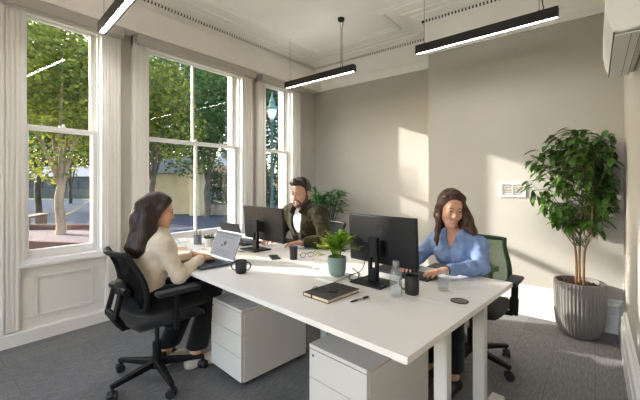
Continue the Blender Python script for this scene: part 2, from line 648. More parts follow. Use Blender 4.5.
# ------------------------------------------------------------------ ceiling lights
def pendant(name, label, p_left, p_right, zb, hang, side_wire):
    a, b = Vector(p_left), Vector(p_right)
    mid = (a + b) / 2
    ang = math.atan2((b - a).y, (b - a).x)
    ln = (b - a).length
    t = thing(name, label, 'lamp', (mid.x, mid.y, zb), ang, 'black linear pendant lights')
    h, w = .082, .062
    MB().span((-ln / 2, -w / 2, .012), (ln / 2, w / 2, h)).span((-ln / 2, -w / 2, 0), (ln / 2, -w / 2 + .012, .0125)).span((-ln / 2, w / 2 - .012, 0), (ln / 2, w / 2, .0125)).span((-ln / 2, -w / 2, 0), (-ln / 2 + .004, w / 2, .0125)).span((ln / 2 - .004, -w / 2, 0), (ln / 2, w / 2, .0125)).build('housing', M['blackm'], t, smooth=0)
    e = MB()
    e.span((-ln / 2, -w / 2, 0), (ln / 2, -w / 2 + .006, .012)) if False else None
    MB().span((-ln / 2 + .004, -w / 2 + .012, .0095), (ln / 2 - .004, w / 2 - .012, .0125)).build('diffuser', M['led'], t, smooth=0)
    MB().span((-ln / 2 + .02, -w / 2 + .006, h - .001), (ln / 2 - .02, w / 2 - .006, h + .0015)).build('added_top_glow', M['added_uplight'], t, smooth=0)  # unseen glowing strip, added to lift the ceiling brightness
    top = CEIL - zb
    x = hang * ln / 2
    MB().lathe([(.0, top - .032), (.036, top - .032), (.038, top - .028), (.038, top), (0, top)], (x - .0, 0, 0), 20, closed=False).build('ceiling_cup', M['blackm'], t)
    pts = [(x + .03 * math.sin(k * .9) * (1 if k < 4 else .25), 0, h + (top - .03 - h) * (1 - k / 10)) for k in range(11)]
    MB().tube([(x + .012, 0, top - .03), (x + .03, 0, top - .06), (x + .026, 0, top - .085), (x + .012, 0, top - .10), (x + .012, 0, h + .06), (x + .02, 0, h + .03), (x + .012, 0, h)], .0042, 6).build('power_cable', M['cable'], t)
    for xx in ((side_wire * ln / 2), x - .01):
        MB().tube([(xx, 0, h), (xx, 0, top)], .0016, 5).build('suspension_wire', M['blackm'], t)
        MB().lathe([(0, top - .012), (.006, top - .012), (.006, top)], (xx, 0, 0), 10, closed=False).build('ceiling_fixing', M['blackm'], t)
        MB().lathe([(0, h), (.006, h), (.006, h + .02), (0, h + .02)], (xx, 0, 0), 10, closed=False).build('wire_grip', M['blackm'], t)
    return t


pendant('pendant_light', 'black linear pendant hanging near the window corner over the man', at(286, 88.8, 2.58), at(354.5, 71.5, 2.58), 2.58, .66, -.86)
pendant('pendant_light', 'long black linear pendant hanging in front of the chimney breast', at(416.5, 54.8, 2.58), at(558.5, 17.4, 2.58), 2.58, .80, -.86)
_p = at(101.5, 33.5, 2.58)
_q = _p + Vector((math.cos(-R(44.7 - 38.75)), math.sin(-R(44.7 - 38.75)), 0)) * 1.15
pendant('pendant_light', 'black linear pendant nearest the camera, above the woman in cream', _p, _q, 2.58, .8, -.86)

# ------------------------------------------------------------------ air conditioner, vent, socket
ac = thing('air_conditioner', 'white wall mounted air conditioner high on the right wall', 'air conditioner', (RX, 2.46, 1.99))
prof = [(-.002, .0), (-.10, -.012), (-.126, .0), (-.142, .05), (-.152, .12), (-.152, .22), (-.142, .27), (-.12, .28), (-.002, .28)]
LY = .42
body = MB()
n = len(prof)
body.add([(x, -LY, z) for x, z in prof] + [(x, LY, z) for x, z in prof],
         [tuple(range(n)), tuple(range(n, 2 * n))[::-1]] + [(i, (i + 1) % n, n + (i + 1) % n, n + i) for i in range(n)])
body.build('body', M['ac'], ac, smooth=35, bevel=.008)
fl = MB()
fl.span((-.120, -LY + .02, -.020), (-.030, LY - .02, -.0135))
fl.build('air_flap', M['white'], ac, smooth=0, bevel=.003)
MB().span((-.126, -LY + .01, -.014), (-.121, LY - .01, -.004)).build('air_slot', M['acdark'], ac, smooth=0)
for k in range(2):
    MB().span((-.064 + k * .03, -LY + .03, -.0212), (-.062 + k * .03, LY - .03, -.0198)).build('flap_seam', M['acdark'], ac, smooth=0)

v = thing('wall_vent', 'small white louvred vent on the chimney breast beside the tall plant', 'vent', (-.65, BY, 1.235))
fm = MB()
W_, H_ = .115, .078
fm.span((-W_, -.012, -H_), (W_, 0, -H_ + .022)).span((-W_, -.012, H_ - .022), (W_, 0, H_)).span((-W_, -.012, -H_ + .022), (-W_ + .022, 0, H_ - .022)).span((W_ - .022, -.012, -H_ + .022), (W_, 0, H_ - .022))
fm.span((-.004, -.008, -H_ + .022), (.004, 0, H_ - .022))
fm.build('frame', M['white'], v, smooth=0, bevel=.002)
MB().span((-W_ + .02, -.001, -H_ + .02), (W_ - .02, 0, H_ - .02)).build('backing', mat('vent_back', rgb(150, 146, 140), .8), v, smooth=0)
sl = MB()
for k in range(6):
    sl.box((0, -.005, -H_ + .034 + k * .0185), (2 * W_ - .04, .009, .003), Matrix.Rotation(R(-35), 3, 'X'))
sl.build('slats', M['white'], v, smooth=0)

so = thing('wall_socket', 'small white socket low on the right wall beside the tall plant', 'socket', (RX, 3.40, .46))
MB().span((-.012, -.045, -.045), (0, .045, .045)).build('plate', M['socket'], so, smooth=0, bevel=.003)
MB().span((-.016, -.014, .008), (-.012, -.004, .022)).build('rocker', M['socket'], so, smooth=0)
# ------------------------------------------------------------------ the bench desk
# local axes of everything on the desk: x runs with -DU (towards the camera end), y with DV (away)
def dloc(u, v, z=TOP):
    return desk(u, v, z)


DK = thing('bench_desk', 'long white four-seat bench desk on pale steel legs', 'desk', desk(0, 0, 0), DROT)
seam = DW * .475
MB().span((-DL, 0, TOP - .026), (0, seam - .001, TOP)).build('tabletop', M['desk'], DK, smooth=0, bevel=.002)
MB().span((-DL, seam + .001, TOP - .026), (0, DW, TOP)).build('tabletop', M['desk'], DK, smooth=0, bevel=.002)
for x in (-.07, -1.22, -DL + .12):
    for y in ((.42, .87) if x > -.1 else (.90,) if x > -2 else (.36, .90)):
        MB().span((x - .03, y - .024, .05), (x + .03, y + .024, TOP - .06)).build('leg', M['leg'], DK, smooth=0, bevel=.004)
        MB().span((x - .025, y - .024, TOP - .34), (x + .025, y - .027, TOP - .06)).build('leg_sleeve', M['leg'], DK, smooth=0, bevel=.002)
    for ya, yb in (((.78, DW - .02),) if -2 < x < -.1 else ((.30, .60), (.62, DW - .02))):
        MB().span((x - .035, ya, .008), (x + .035, yb, .05)).build('foot', M['leg'], DK, smooth=0, bevel=.006)
    MB().span((x - .03, .06, TOP - .066), (x + .03, DW - .06, TOP - .027)).build('crossbar', M['leg'], DK, smooth=0, bevel=.003)
for y in (.36, DW - .36):
    MB().span((-DL + .1, y - .02, TOP - .066), (-.1, y + .02, TOP - .03)).build('rail', M['leg'], DK, smooth=0)
MB().span((-DL + .15, DW * .475 - .07, TOP - .14), (-.15, DW * .475 + .07, TOP - .075)).build('cable_tray', M['leg'], DK, smooth=0)
gp = at(459.5, 301.2, TOP)
gu, gv = uv(gp)
g = MB().lathe([(.036, 0), (.042, 0), (.042, .003), (.036, .0035)], (-gu, gv, TOP), 32, closed=False).build('cable_grommet', M['blackm'], DK)
MB().lathe([(0, 0), (.036, 0), (.036, .0022), (0, .0024)], (-gu, gv, TOP), 32, closed=False).build('grommet_cap', M['grom'], g)


def pedestal(label, u0, u1, v0, depth, hgt):
    w = u1 - u0
    p = desk((u0 + u1) / 2, v0 + depth / 2, 0)
    t = thing('drawer_pedestal', label, 'drawer unit', p, DROT, 'drawer pedestals under the desk')
    hw, hd = w / 2, depth / 2
    MB().span((-hw, -hd + .022, .035), (hw, hd, hgt - .022)).build('body', M['ped'], t, smooth=0, bevel=.003)
    MB().span((-hw, -hd, hgt - .02), (hw, hd, hgt)).build('top', M['ped'], t, smooth=0, bevel=.003)
    MB().span((-hw + .01, -hd + .004, .04), (hw - .01, -hd + .03, hgt - .022)).build('shadow_gap', M['gap'], t, smooth=0)
    zs = [.04, .04 + (hgt - .065) * .36, .04 + (hgt - .065) * .68, hgt - .0215]
    for a, b in zip(zs[:-1], zs[1:]):
        MB().span((-hw + .002, -hd, a + .0012), (hw - .002, -hd + .02, b - .0012)).build('drawer', M['ped'], t, smooth=0, bevel=.002)
    MB().tube([(-hw + .03, -hd + .002, hgt - .05), (-hw + .03, -hd - .003, hgt - .05)], .007, 12).build('lock', M['chrome'], t)
    for x in (-hw + .04, hw - .04):
        for y in (-hd + .06, hd - .05):
            c = MB().tube([(x - .01, y, .02), (x + .01, y, .02)], .02, 14).span((x - .015, y - .02, .034), (x + .015, y + .02, .037))
            c.build('caster', M['black'], t)
    return t


def ped_from(px_l, py_l, px_r, py_r, back_px, back_py, label, top_y, width=None):
    a, b = at(px_l, py_l, .0), at(px_r, py_r, .0)
    return a, b


_a, _b, _c = at(209.5, 364, .03), at(243, 384.6, .03), at(297, 356, .03)
ua, va = uv(_a)
ub, vb = uv(_b)
uc, vc = uv(_c)
pedestal('white three-drawer pedestal under the desk beside the woman in cream', ub, ua, (va + vb) / 2, .56, .50)
_t = at(308.5, 343.5, .50)
_t2 = at(367.5, 370, .50)
u1, v1 = uv(_t)
u2, v2 = uv(_t2)
PED2 = (u2, u1, (v1 + v2) / 2)
pedestal('white drawer pedestal under the desk corner nearest the camera', u2, u1, (v1 + v2) / 2, .56, .50)


# ------------------------------------------------------------------ office chairs: forward is +y
def office_chair(name, label, p, rz, meshm, framem, turn=0.0):
    t = thing(name, label, 'chair', p, rz, 'swivel office chairs at the desk')
    MB().lathe([(.0, .075), (.045, .075), (.05, .10), (.038, .13), (.0, .13)], (0, 0, 0), 20, closed=False).build('hub', M['frameblk'], t)
    for k in range(5):
        a = 2 * PI * k / 5 + turn
        dx, dy = math.cos(a), math.sin(a)
        lg = MB().bar((dx * .03, dy * .03, .105), (dx * .30, dy * .30, .082), .05, .042, .03, .024).build('base_leg', M['frameblk'], t, smooth=0, bevel=.006)
        cs = MB()
        px, py = dx * .29, dy * .29
        a2 = a + .9
        ex, ey = -math.sin(a2), math.cos(a2)
        for s in (-1, 1):
            cs.tube([(px + ex * s * .010, py + ey * s * .010, .028), (px + ex * s * .026, py + ey * s * .026, .028)], .0275, 18)
        cs.bar((px, py, .028), (px, py, .09), .014, .014)
        cs.ball((px, py, .036), (.026, .026, .026), 12, 8)
        cs.build('caster', M['black'], lg)
    MB().tube([(0, 0, .10), (0, 0, .24)], .028, 18).build('gas_cover', M['frameblk'], t)
    MB().tube([(0, 0, .22), (0, 0, .40)], .015, 14).build('gas_column', M['blackm'], t)
    MB().span((-.09, -.13, .375), (.09, .10, .41)).bar((.09, .02, .385), (.22, .03, .385), .01, .008).build('tilt_mechanism', M['frameblk'], t, smooth=0, bevel=.008)
    # seat cushion
    st = MB()
    nx, ny = 12, 14
    top, bot = [], []
    vs, fs = [], []
    for j in range(ny + 1):
        for i in range(nx + 1):
            a, b = -1 + 2 * i / nx, -1 + 2 * j / ny
            sq = 1 / max(1, (abs(a) ** 5 + abs(b) ** 5) ** (1 / 5))
            x, y = a * .245 * sq, b * .235 * sq + .02
            e = 1 - max(abs(a), abs(b)) ** 6
            z = .435 + .03 * e ** .5 - .008 * (1 - a * a) * (1 - b * b) - (.02 * max(0, b) ** 3)
            vs.append((x, y, z))
    n0 = len(vs)
    for j in range(ny + 1):
        for i in range(nx + 1):
            x, y, z = vs[j * (nx + 1) + i]
            e = 1 - max(abs(-1 + 2 * i / nx), abs(-1 + 2 * j / ny)) ** 6
            vs.append((x, y, .43 - .022 * e ** .5))
    for j in range(ny):
        for i in range(nx):
            q = j * (nx + 1) + i
            fs.append((q, q + 1, q + nx + 2, q + nx + 1))
            fs.append((n0 + q, n0 + q + nx + 1, n0 + q + nx + 2, n0 + q + 1))
    rim = [i for i in range(nx)] + [j * (nx + 1) + nx for j in range(ny)] + [ny * (nx + 1) + i for i in range(nx, 0, -1)] + [j * (nx + 1) for j in range(ny, 0, -1)]
    for k in range(len(rim)):
        a, b = rim[k], rim[(k + 1) % len(rim)]
        fs.append((a, b, n0 + b, n0 + a))
    st.add(vs, fs).build('seat', M['seat'], t, smooth=60)

    # back: a slightly scooped, reclined panel
    def bp(s, h):
        # s -1..1 across, h 0..1 up
        w = .19 + .04 * math.sin(PI * min(1, h * 1.05 + .12)) - .02 * h
        x = s * w
        y = -.195 - .095 * h + .035 * math.sin(PI * h) + .045 * s * s - .0
        return Vector((x, y, .53 + .345 * h))
    vs, fs = [], []
    gx, gy = 10, 14
    for j in range(gy + 1):
        for i in range(gx + 1):
            vs.append(bp(-1 + 2 * i / gx, j / gy))
    m = len(vs)
    for j in range(gy + 1):
        for i in range(gx + 1):
            vs.append(bp(-1 + 2 * i / gx, j / gy) - Vector((0, .004, 0)))
    for j in range(gy):
        for i in range(gx):
            q = j * (gx + 1) + i
            fs.append((q, q + 1, q + gx + 2, q + gx + 1))
            fs.append((m + q, m + q + gx + 1, m + q + gx + 2, m + q + 1))
    MB().add(vs, fs).build('back_mesh', meshm, t, smooth=80)
    loop = [bp(-1 + 2 * i / 8, 0) for i in range(9)] + [bp(1, j / 8) for j in range(1, 9)] + [bp(1 - 2 * i / 8, 1) for i in range(1, 9)] + [bp(-1, 1 - j / 8) for j in range(1, 8)]
    loop.append(loop[0])
    loop.append(loop[1])
    MB().tube(loop, .0165, 8, caps=False).build('back_frame', framem, t, smooth=80)
    # spine: a forked support and a lumbar pad behind the mesh
    sup = MB()
    sup.bar((0, -.10, .395), (0, -.22, .40), .085, .03, .07, .028)
    for s in (-1, 1):
        sup.bar((s * .03, -.21, .395), (s * .075, -.275, .50), .03, .035)
        sup.bar((s * .075, -.275, .49), (s * .062, -.235, .66), .03, .03)
    sup.bar((-.075, -.275, .50), (.075, -.275, .50), .03, .04)
    sup.build('back_support', M['frameblk'], t, smooth=0, bevel=.008)
    MB().ball((0, -.222, .645), (.115, .026, .055), 20, 12).build('lumbar_pad', M['frameblk'], t)
    MB().tube([(-.13, -.23, .645), (.13, -.23, .645)], .022, 14).build('lumbar_knob', M['frameblk'], t)
    for s in (-1, 1):
        ar = MB()
        ar.bar((s * .12, .0, .40), (s * .275, .0, .41), .06, .022)
        ar.bar((s * .275, .0, .40), (s * .28, .0, .52), .055, .026)
        ar.build('arm_bracket', M['frameblk'], t, smooth=0, bevel=.006)
        po = MB().bar((s * .28, .0, .48), (s * .285, .0, .625), .042, .02).build('arm_post', M['frameblk'], t, smooth=0, bevel=.004)
        MB().span((s * .28 - .042, -.12, .622), (s * .28 + .042, .145, .65)).build('arm_pad', M['seat'], t, smooth=60, bevel=.014, seg=3)
    return t


CH_L = desk(1.80, -.13, 0)
office_chair('office_chair', 'black mesh-back swivel chair the woman in cream sits on', CH_L, DROT + R(2), M['meshblk'], M['frameblk'], 1.14)
CH_R = desk(.37, 1.56, 0)
office_chair('office_chair', 'swivel chair with green mesh back under the woman in blue', CH_R, DROT + PI + R(4), M['meshgrn'], M['framegrn'], .25)
CH_M = desk(1.91, 1.50, 0)
office_chair('office_chair', 'dark swivel chair the man sits on', CH_M, DROT + PI - R(6), mesh_fabric('mesh_dark_navy', rgb(22, 27, 30), .1), M['frameblk'], .1)


# ------------------------------------------------------------------ monitors: back faces -y, screen +y
def letters(txt, size, depth, m, parent, name, rotm):
    cu = bpy.data.curves.new(name, 'FONT')
    cu.body = txt
    cu.size = size
    cu.extrude = depth
    cu.align_x = 'CENTER'
    cu.align_y = 'CENTER'
    ob = bpy.data.objects.new(name, cu)
    C.objects.link(ob)
    dg = bpy.context.evaluated_depsgraph_get()
    me = bpy.data.meshes.new_from_object(ob.evaluated_get(dg))
    bpy.data.objects.remove(ob)
    me.transform(rotm)
    me.materials.clear()
    me.materials.append(m)
    o = bpy.data.objects.new(name, me)
    C.objects.link(o)
    o.parent = parent
    return o


def monitor(label, p, rz, w, z0, z1, lean=R(4)):
    t = thing('monitor', label, 'monitor', p, rz, 'black monitors seen from behind')
    h = z1 - z0
    zb = z0 - TOP
    rm = Matrix.Rotation(lean, 4, 'X')          # top leans away from the user
    off = Vector((0, .085, zb + h / 2))

    def place(mb):
        mb.v = [tuple(rm @ Vector(q) + off) for q in mb.v]
        return mb
    sh = MB()
    hw, hh = w / 2, h / 2
    rings = []
    for y, k in ((.012, 1.0), (-.004, 1.0), (-.012, .985), (-.0155, .80), (-.018, .5)):
        rings.append([(-hw * k, y, -hh * (k if k > .9 else k)), (hw * k, y, -hh * k), (hw * k, y, hh * k), (-hw * k, y, hh * k)])
    vs = [q for r_ in rings for q in r_]
    fs = [(0, 1, 2, 3), tuple(4 * (len(rings) - 1) + i for i in (3, 2, 1, 0))]
    for i in range(len(rings) - 1):
        for k in range(4):
            fs.append((4 * i + k, 4 * i + (k + 1) % 4, 4 * i + 4 + (k + 1) % 4, 4 * i + 4 + k))
    s = place(sh.add(vs, fs)).build('shell', M['monitor'], t, smooth=12, bevel=.004)
    place(MB().span((-hw + .008, .0118, -hh + .016), (hw - .008, .0135, hh - .008))).build('screen', M['mon_screen'], t, smooth=0)
    rl = Matrix.Translation(off) @ rm @ Matrix.Translation((0, -.0180, hh * .53)) @ Matrix.Rotation(PI / 2, 4, 'X')
    lg = letters('D', .015, .0004, M['logo'], t, 'logo_letter', rl @ Matrix.Translation((-.0085, 0, 0)))
    letters('E', .013, .0004, M['logo'], t, 'logo_letter', rl @ Matrix.Rotation(R(35), 4, 'Z'))
    letters('LL', .015, .0004, M['logo'], t, 'logo_letter', rl @ Matrix.Translation((.010, 0, 0)))
    ring = MB()
    ring.tube([rl @ Vector((.0245 * math.cos(2 * PI * k / 28), .0245 * math.sin(2 * PI * k / 28), 0)) for k in range(29)], .0016, 6, caps=False)
    ring.build('logo_ring', M['logo'], t)
    ports = MB()
    ports.span((-hw * .42, -.021, -hh * .62), (hw * .1, -.012, -hh * .5))
    place(ports).build('port_strip', M['gap'], t, smooth=0)
    st = MB()
    cz = .265
    cw = .066
    st.span((-cw / 2, -.006, .012), (-cw / 2 + .019, .018, cz)).span((cw / 2 - .019, -.006, .012), (cw / 2, .018, cz))
    st.span((-cw / 2, -.006, .012), (cw / 2, .018, .085)).span((-cw / 2, -.006, .15), (cw / 2, .018, cz))
    st.span((-.04, .01, cz - .11), (.04, .06, cz - .02))
    st.build('column', M['monitor'], t, smooth=0, bevel=.004)
    MB().span((-.105, -.085, .0), (.105, .095, .012)).build('base', M['monitor'], t, smooth=0, bevel=.004)
    return t


m2 = at(372, 283.5, TOP)
m2u, m2v = uv(m2)
monitor('large black monitor in front of the woman in blue', desk(m2u, m2v + .01), DROT, .475, .815, 1.105)
m1 = at(265, 252, TOP)
m1u, m1v = uv(m1)
m1u += .14
monitor('black monitor on the window half of the desk in front of the man', desk(m1u, m1v), DROT, .57, .793, 1.09)
K_OFF = 0


def cable(label, pts, r=.0028):
    o = MB().tube(pts, r, 6).build('cable', M['cable'], None)
    return tag(o, label, 'cable')


def smooth_pts(pts, n=8):
    pts = [Vector(p) for p in pts]
    out = []
    for i in range(len(pts) - 1):
        p0, p1, p2, p3 = pts[max(i - 1, 0)], pts[i], pts[i + 1], pts[min(i + 2, len(pts) - 1)]
        for k in range(n):
            t = k / n
            out.append(.5 * ((2 * p1) + (p2 - p0) * t + (2 * p0 - 5 * p1 + 4 * p2 - p3) * t * t + (3 * p1 - p0 - 3 * p2 + p3) * t ** 3))
    return out + [pts[-1]]


cz = TOP + .004
_a = desk(m2u + .10, m2v + .075, TOP + .14)
cable('thin black cable looping on the desk beside the large monitor stand',
      smooth_pts([_a, desk(m2u + .115, m2v + .07, TOP + .06), at(358, 272.5, cz), at(351, 275, cz), at(349, 278.5, cz), at(354, 279.8, cz), at(358.5, 277.5, cz), at(357, 272, cz), at(352, 268, cz)]))
cable('thin black cable running from the far monitor towards the window',
      smooth_pts([desk(m1u + .13, m1v + .08, TOP + .10), at(252, 248.5, cz), at(247, 250.5, cz), at(241, 251.5, cz), at(236, 250.5, cz)]))


# ------------------------------------------------------------------ laptops: user at -y, hinge at +y
def laptop(label, p, rz, w, d, lid, lean, shell, glow):
    t = thing('laptop', label, 'laptop', p, rz, 'laptops on the desk')
    MB().span((-w / 2, -d / 2, .003), (w / 2, d / 2, .017)).build('base', shell, t, smooth=0, bevel=.003)
    kb = MB()
    for r_ in range(5):
        for c_ in range(13):
            kb.span((-w * .44 + c_ * w * .068, d * .30 - r_ * d * .105, .017), (-w * .44 + c_ * w * .068 + w * .058, d * .30 - r_ * d * .105 + d * .085, .0185))
    kb.build('keyboard', M['keys'], t, smooth=0)
    MB().span((-w * .16, -d * .43, .017), (w * .16, -d * .19, .0175)).build('trackpad', shell, t, smooth=0)
    rm = Matrix.Translation((0, d / 2 - .004, .016)) @ Matrix.Rotation(-lean, 4, 'X')

    def place(mb):
        mb.v = [tuple(rm @ Vector(q)) for q in mb.v]
        return mb
    lo = place(MB().span((-w / 2, 0, .004), (w / 2, .007, lid))).build('lid', shell, t, smooth=0, bevel=.002)
    sc = place(MB().span((-w / 2 + .006, -.0012, .014), (w / 2 - .006, 0, lid - .008))).build('screen', glow, t, smooth=0)
    if glow is M['led_screen']:
        g2 = MB()
        x0, x1 = -w / 2 + .02, w / 2 - .02
        g2.span((x0, -.0018, lid - .03), (x1, -.0012, lid - .018))
        for k in range(4):
            g2.span((x0 + .05, -.0018, .03 + k * .011), (x1 - .05 - .02 * (k % 2), -.0012, .034 + k * .011))
        g2.span((x0 + .06, -.0018, lid - .05), (x1 - .06, -.0012, lid - .043))
        place(g2).build('screen_layout', M['screen_lo'], sc, smooth=0)
        g3 = MB().tube([(0, -.0020, lid * .56), (0, -.0012, lid * .56)], .017, 20)
        g3.span((-.045, -.0018, lid * .44), (-.02, -.0012, lid * .50))
        place(g3).build('screen_graphic', M['screen_dk'], sc, smooth=0)
    MB().tube([(-w * .36, d / 2 - .003, .016), (w * .36, d / 2 - .003, .016)], .006, 10).build('hinge', M['laptopdk'], t)
    return t


lh1, lh2 = at(209.9, 255.5, TOP + .015), at(233, 262.5, TOP + .015)
(lu1, lv1), (lu2, lv2) = uv(lh1), uv(lh2)
LPU, LPV = (lu1 + lu2) / 2, (lv1 + lv2) / 2
laptop('open silver-blue laptop the woman in cream types on', desk(LPU, LPV - .12), DROT, .345, .24, .212, R(20), M['laptop'], M['led_screen'])
lp2 = at(239, 247.5, TOP)
u_, v_ = uv(lp2)
LP2U, LP2V = 2.27, .74
laptop('dark laptop seen from behind, between the succulent and the far monitor', desk(LP2U, LP2V + .12), DROT + PI, .335, .235, .198, R(14), M['laptopdk'], M['mon_screen'])


# ------------------------------------------------------------------ keyboards
def keyboard(label, p, rz, w, d):
    t = thing('keyboard', label, 'keyboard', p, rz, 'black keyboards in front of the far-side users')
    MB().span((-w / 2, -d / 2, .0), (w / 2, d / 2, .014)).build('case', M['black'], t, smooth=0, bevel=.004)
    kb = MB()
    nr, nc = 5, 18
    for r_ in range(nr):
        for c_ in range(nc):
            x0 = -w / 2 + .008 + c_ * (w - .016) / nc
            y0 = -d / 2 + .008 + r_ * (d - .016) / nr
            kb.span((x0, y0, .014), (x0 + (w - .016) / nc * .86, y0 + (d - .016) / nr * .84, .0185))
    kb.build('keys', M['keyblk'], t, smooth=0)
    return t


kr = at(432, 280.5, TOP)
ku, kv = uv(kr)
keyboard('black keyboard under the hands of the woman in blue', desk(ku + .20, kv - .0 + .02), DROT, .40, .15)
km = at(306, 245.5, TOP)
kmu, kmv = uv(km)
keyboard('black keyboard under the hands of the man', desk(kmu + .20, kmv + .02), DROT, .42, .14)


# ------------------------------------------------------------------ things on the desk
def on(px, py):
    return at(px, py, TOP)


def mug(name, label, p, rz, r, h, two=False, coffee=True):
    t = thing(name, label, 'mug', p, rz)
    MB().lathe([(r * .80, 0), (r * .9, .003), (r * .99, .015), (r, .04), (r, h), (r - .0035, h), (r - .004, .012), (0, .010)], (0, 0, 0), 32, closed=False).add([], []).build('body', M['ceramic'], t)
    MB().lathe([(0, .0005), (r * .80, .0)], (0, 0, 0), 32, closed=False).build('foot', M['ceramic'], t)
    for s in ((1, -1) if two else (1,)):
        MB().tube(smooth_pts([(s * (r - .003), 0, h * .80), (s * (r + .012), 0, h * .84), (s * (r + .024), 0, h * .66), (s * (r + .022), 0, h * .42), (s * (r + .009), 0, h * .24), (s * (r - .003), 0, h * .26)], 5), .0045, 8).build('handle', M['ceramic'], t)
    if coffee:
        MB().lathe([(0, h - .010), (r - .0037, h - .010)], (0, 0, 0), 32, closed=False).build('coffee', M['coffee'], t)
    return t


cam_side = math.atan2(ST, CT)      # direction of picture-right on the floor
mug('mug', 'black two-handled mug of coffee beside the open laptop', on(241, 272.8), cam_side, .037, .080, True)
mug('mug', 'plain black mug beside the water bottle', on(412, 294), cam_side + PI - .25, .037, .098, False, False)

p = on(293.5, 259.3)
t = thing('travel_mug', 'black lidded travel mug in front of the man', 'travel mug', p, 0)
MB().lathe([(0, 0), (.027, 0), (.029, .004), (.031, .085), (.0315, .088)], (0, 0, 0), 28, closed=False).build('body', M['ceramic'], t)
MB().lathe([(.033, .086), (.034, .09), (.0335, .099), (.028, .104), (.0, .104)], (0, 0, 0), 28, closed=False).build('lid', M['black'], t)

p = on(396, 296)
t = thing('water_bottle', 'clear plastic water bottle standing between the monitor and the black mug', 'bottle', p, 0)
bw = MB().lathe([(.0, .002), (.026, .0), (.030, .006), (.031, .02), (.031, .115), (.027, .132), (.016, .147), (.0145, .150), (.0145, .158)], (0, 0, 0), 32, closed=False)
bw.build('body', M['bottle'], t)
MB().lathe([(0, .004), (.0285, .006), (.0288, .112), (0, .112)], (0, 0, 0), 28, closed=False).build('water', M['water'], t)
MB().lathe([(.0165, .155), (.0165, .178), (.0155, .18), (0, .18)], (0, 0, 0), 28, closed=False).build('cap', mat('cap_grey', rgb(128, 126, 122), .4), t)

p = on(443, 290.3)
t = thing('water_glass', 'clear drinking glass half full of water beside the hand of the woman in blue', 'glass', p, 0)
MB().lathe([(0, .0), (.027, .0), (.0275, .004), (.0315, .132), (.0298, .132), (.0262, .012), (0, .010)], (0, 0, 0), 32, closed=False).build('body', M['tumbler'], t)
MB().lathe([(0, .012), (.0258, .013), (.0275, .066), (0, .066)], (0, 0, 0), 28, closed=False).build('water', M['water'], t)

p = on(317, 270.5)
t = thing('small_tumbler', 'small empty clear tumbler beside the green plant pot', 'glass', p, 0)
MB().lathe([(0, .0), (.027, .0), (.028, .004), (.031, .075), (.029, .075), (.0262, .012), (0, .010)], (0, 0, 0), 32, closed=False).build('body', M['tumbler'], t)

# notebook with earphones, pen
cs = [uv(at(px, py, TOP + .02)) for px, py in ((304, 290.8), (334.5, 283), (358.8, 288.6), (328.3, 299.4))]
nu, nv = sum(c[0] for c in cs) / 4, sum(c[1] for c in cs) / 4
NBW, NBD = .178, .245
t = thing('notebook', 'dark grey hardback notebook lying near the desk edge', 'notebook', desk(nu, nv), DROT)
MB().span((-NBW / 2, -NBD / 2, 0), (NBW / 2, NBD / 2, .003)).span((-NBW / 2, -NBD / 2, .017), (NBW / 2, NBD / 2, .020)).span((-NBW / 2, -NBD / 2, 0), (-NBW / 2 + .003, NBD / 2, .020)).build('cover', M['cover'], t, smooth=0, bevel=.001)
MB().span((-NBW / 2 + .003, -NBD / 2 + .004, .003), (NBW / 2 - .004, NBD / 2 - .004, .017)).build('pages', M['pages'], t, smooth=0)
MB().span((-.03, -NBD / 2 - .0006, -.0006 + .003), (-.024, NBD / 2 + .0006, .0208)).build('elastic_band', M['black'], t, smooth=0)
zt = TOP + .0205
_e = [at(px, py, zt + .004) for px, py in ((311.5, 290), (314, 287.3), (317.5, 287), (317, 289.2), (314.5, 289.4), (316.5, 287.8), (321, 287), (325, 287.6), (329, 289.2))]
o = MB().tube(smooth_pts(_e, 5), .002, 6).build('eyewear_case', M['black'], None)
q = at(333, 290.2, zt)
b1, b2 = at(328, 289.5, zt + .008), at(338, 291, zt + .008)
mbx = MB()
mbx.tube([b1, b1.lerp(b2, .15), b1.lerp(b2, .85), b2], [.005, .0085, .0085, .005], 12, sq=.8)
mbx.build('case', M['black'], o)
tag(o, 'black eyewear case with a looped cord lying on the grey notebook', 'case')
pa, pb = at(349.8, 302, TOP + .005), at(368.3, 296.7, TOP + .005)
t = thing('pen', 'black and silver pen lying beside the grey notebook', 'pen', pa, 0)
dd = pb - pa
MB().tube([Vector((0, 0, 0)), dd * .06, dd * .12, dd * .38], [.001, .0032, .0046, .005], 12).build('grip', M['black'], t)
MB().tube([dd * .38, dd * .70], .0046, 12).build('barrel', M['chrome'], t)
MB().tube([dd * .70, dd * .95, dd], [.005, .0046, .003], 12).bar(dd * .72 + Vector((0, 0, .006)), dd * .96 + Vector((0, 0, .006)), .003, .0015).build('cap', M['black'], t)

# pad under the green pot
a = on(330, 276)
u_, v_ = uv(a)
t = thing('notepad', 'thin pale notepad lying under the green plant pot', 'notepad', desk(u_ - .03, v_ - .0), DROT + R(8))
MB().span((-.07, -.10, 0), (.07, .10, .007)).build('sheets', M['paper'], t, smooth=0)
MB().span((-.0705, .085, 0), (.0705, .1005, .0078)).build('binding', M['grom'], t, smooth=0)
PADU, PADV = u_ - .03, v_


# phones and sheets
def phone(label, p, rz, w=.072, l=.148):
    t = thing('smartphone', label, 'phone', p, rz)
    MB().span((-w / 2, -l / 2, 0), (w / 2, l / 2, .0085)).build('case', M['black'], t, smooth=0, bevel=.0035)
    MB().span((-w / 2 + .004, -l / 2 + .005, .0085), (w / 2 - .004, l / 2 - .005, .009)).build('screen', mat('phone_glass', rgb(34, 36, 40), .15), t, smooth=0)
    return t


phone('dark phone lying face up in front of the far monitor base', on(274.5, 257.6), DROT + R(62))


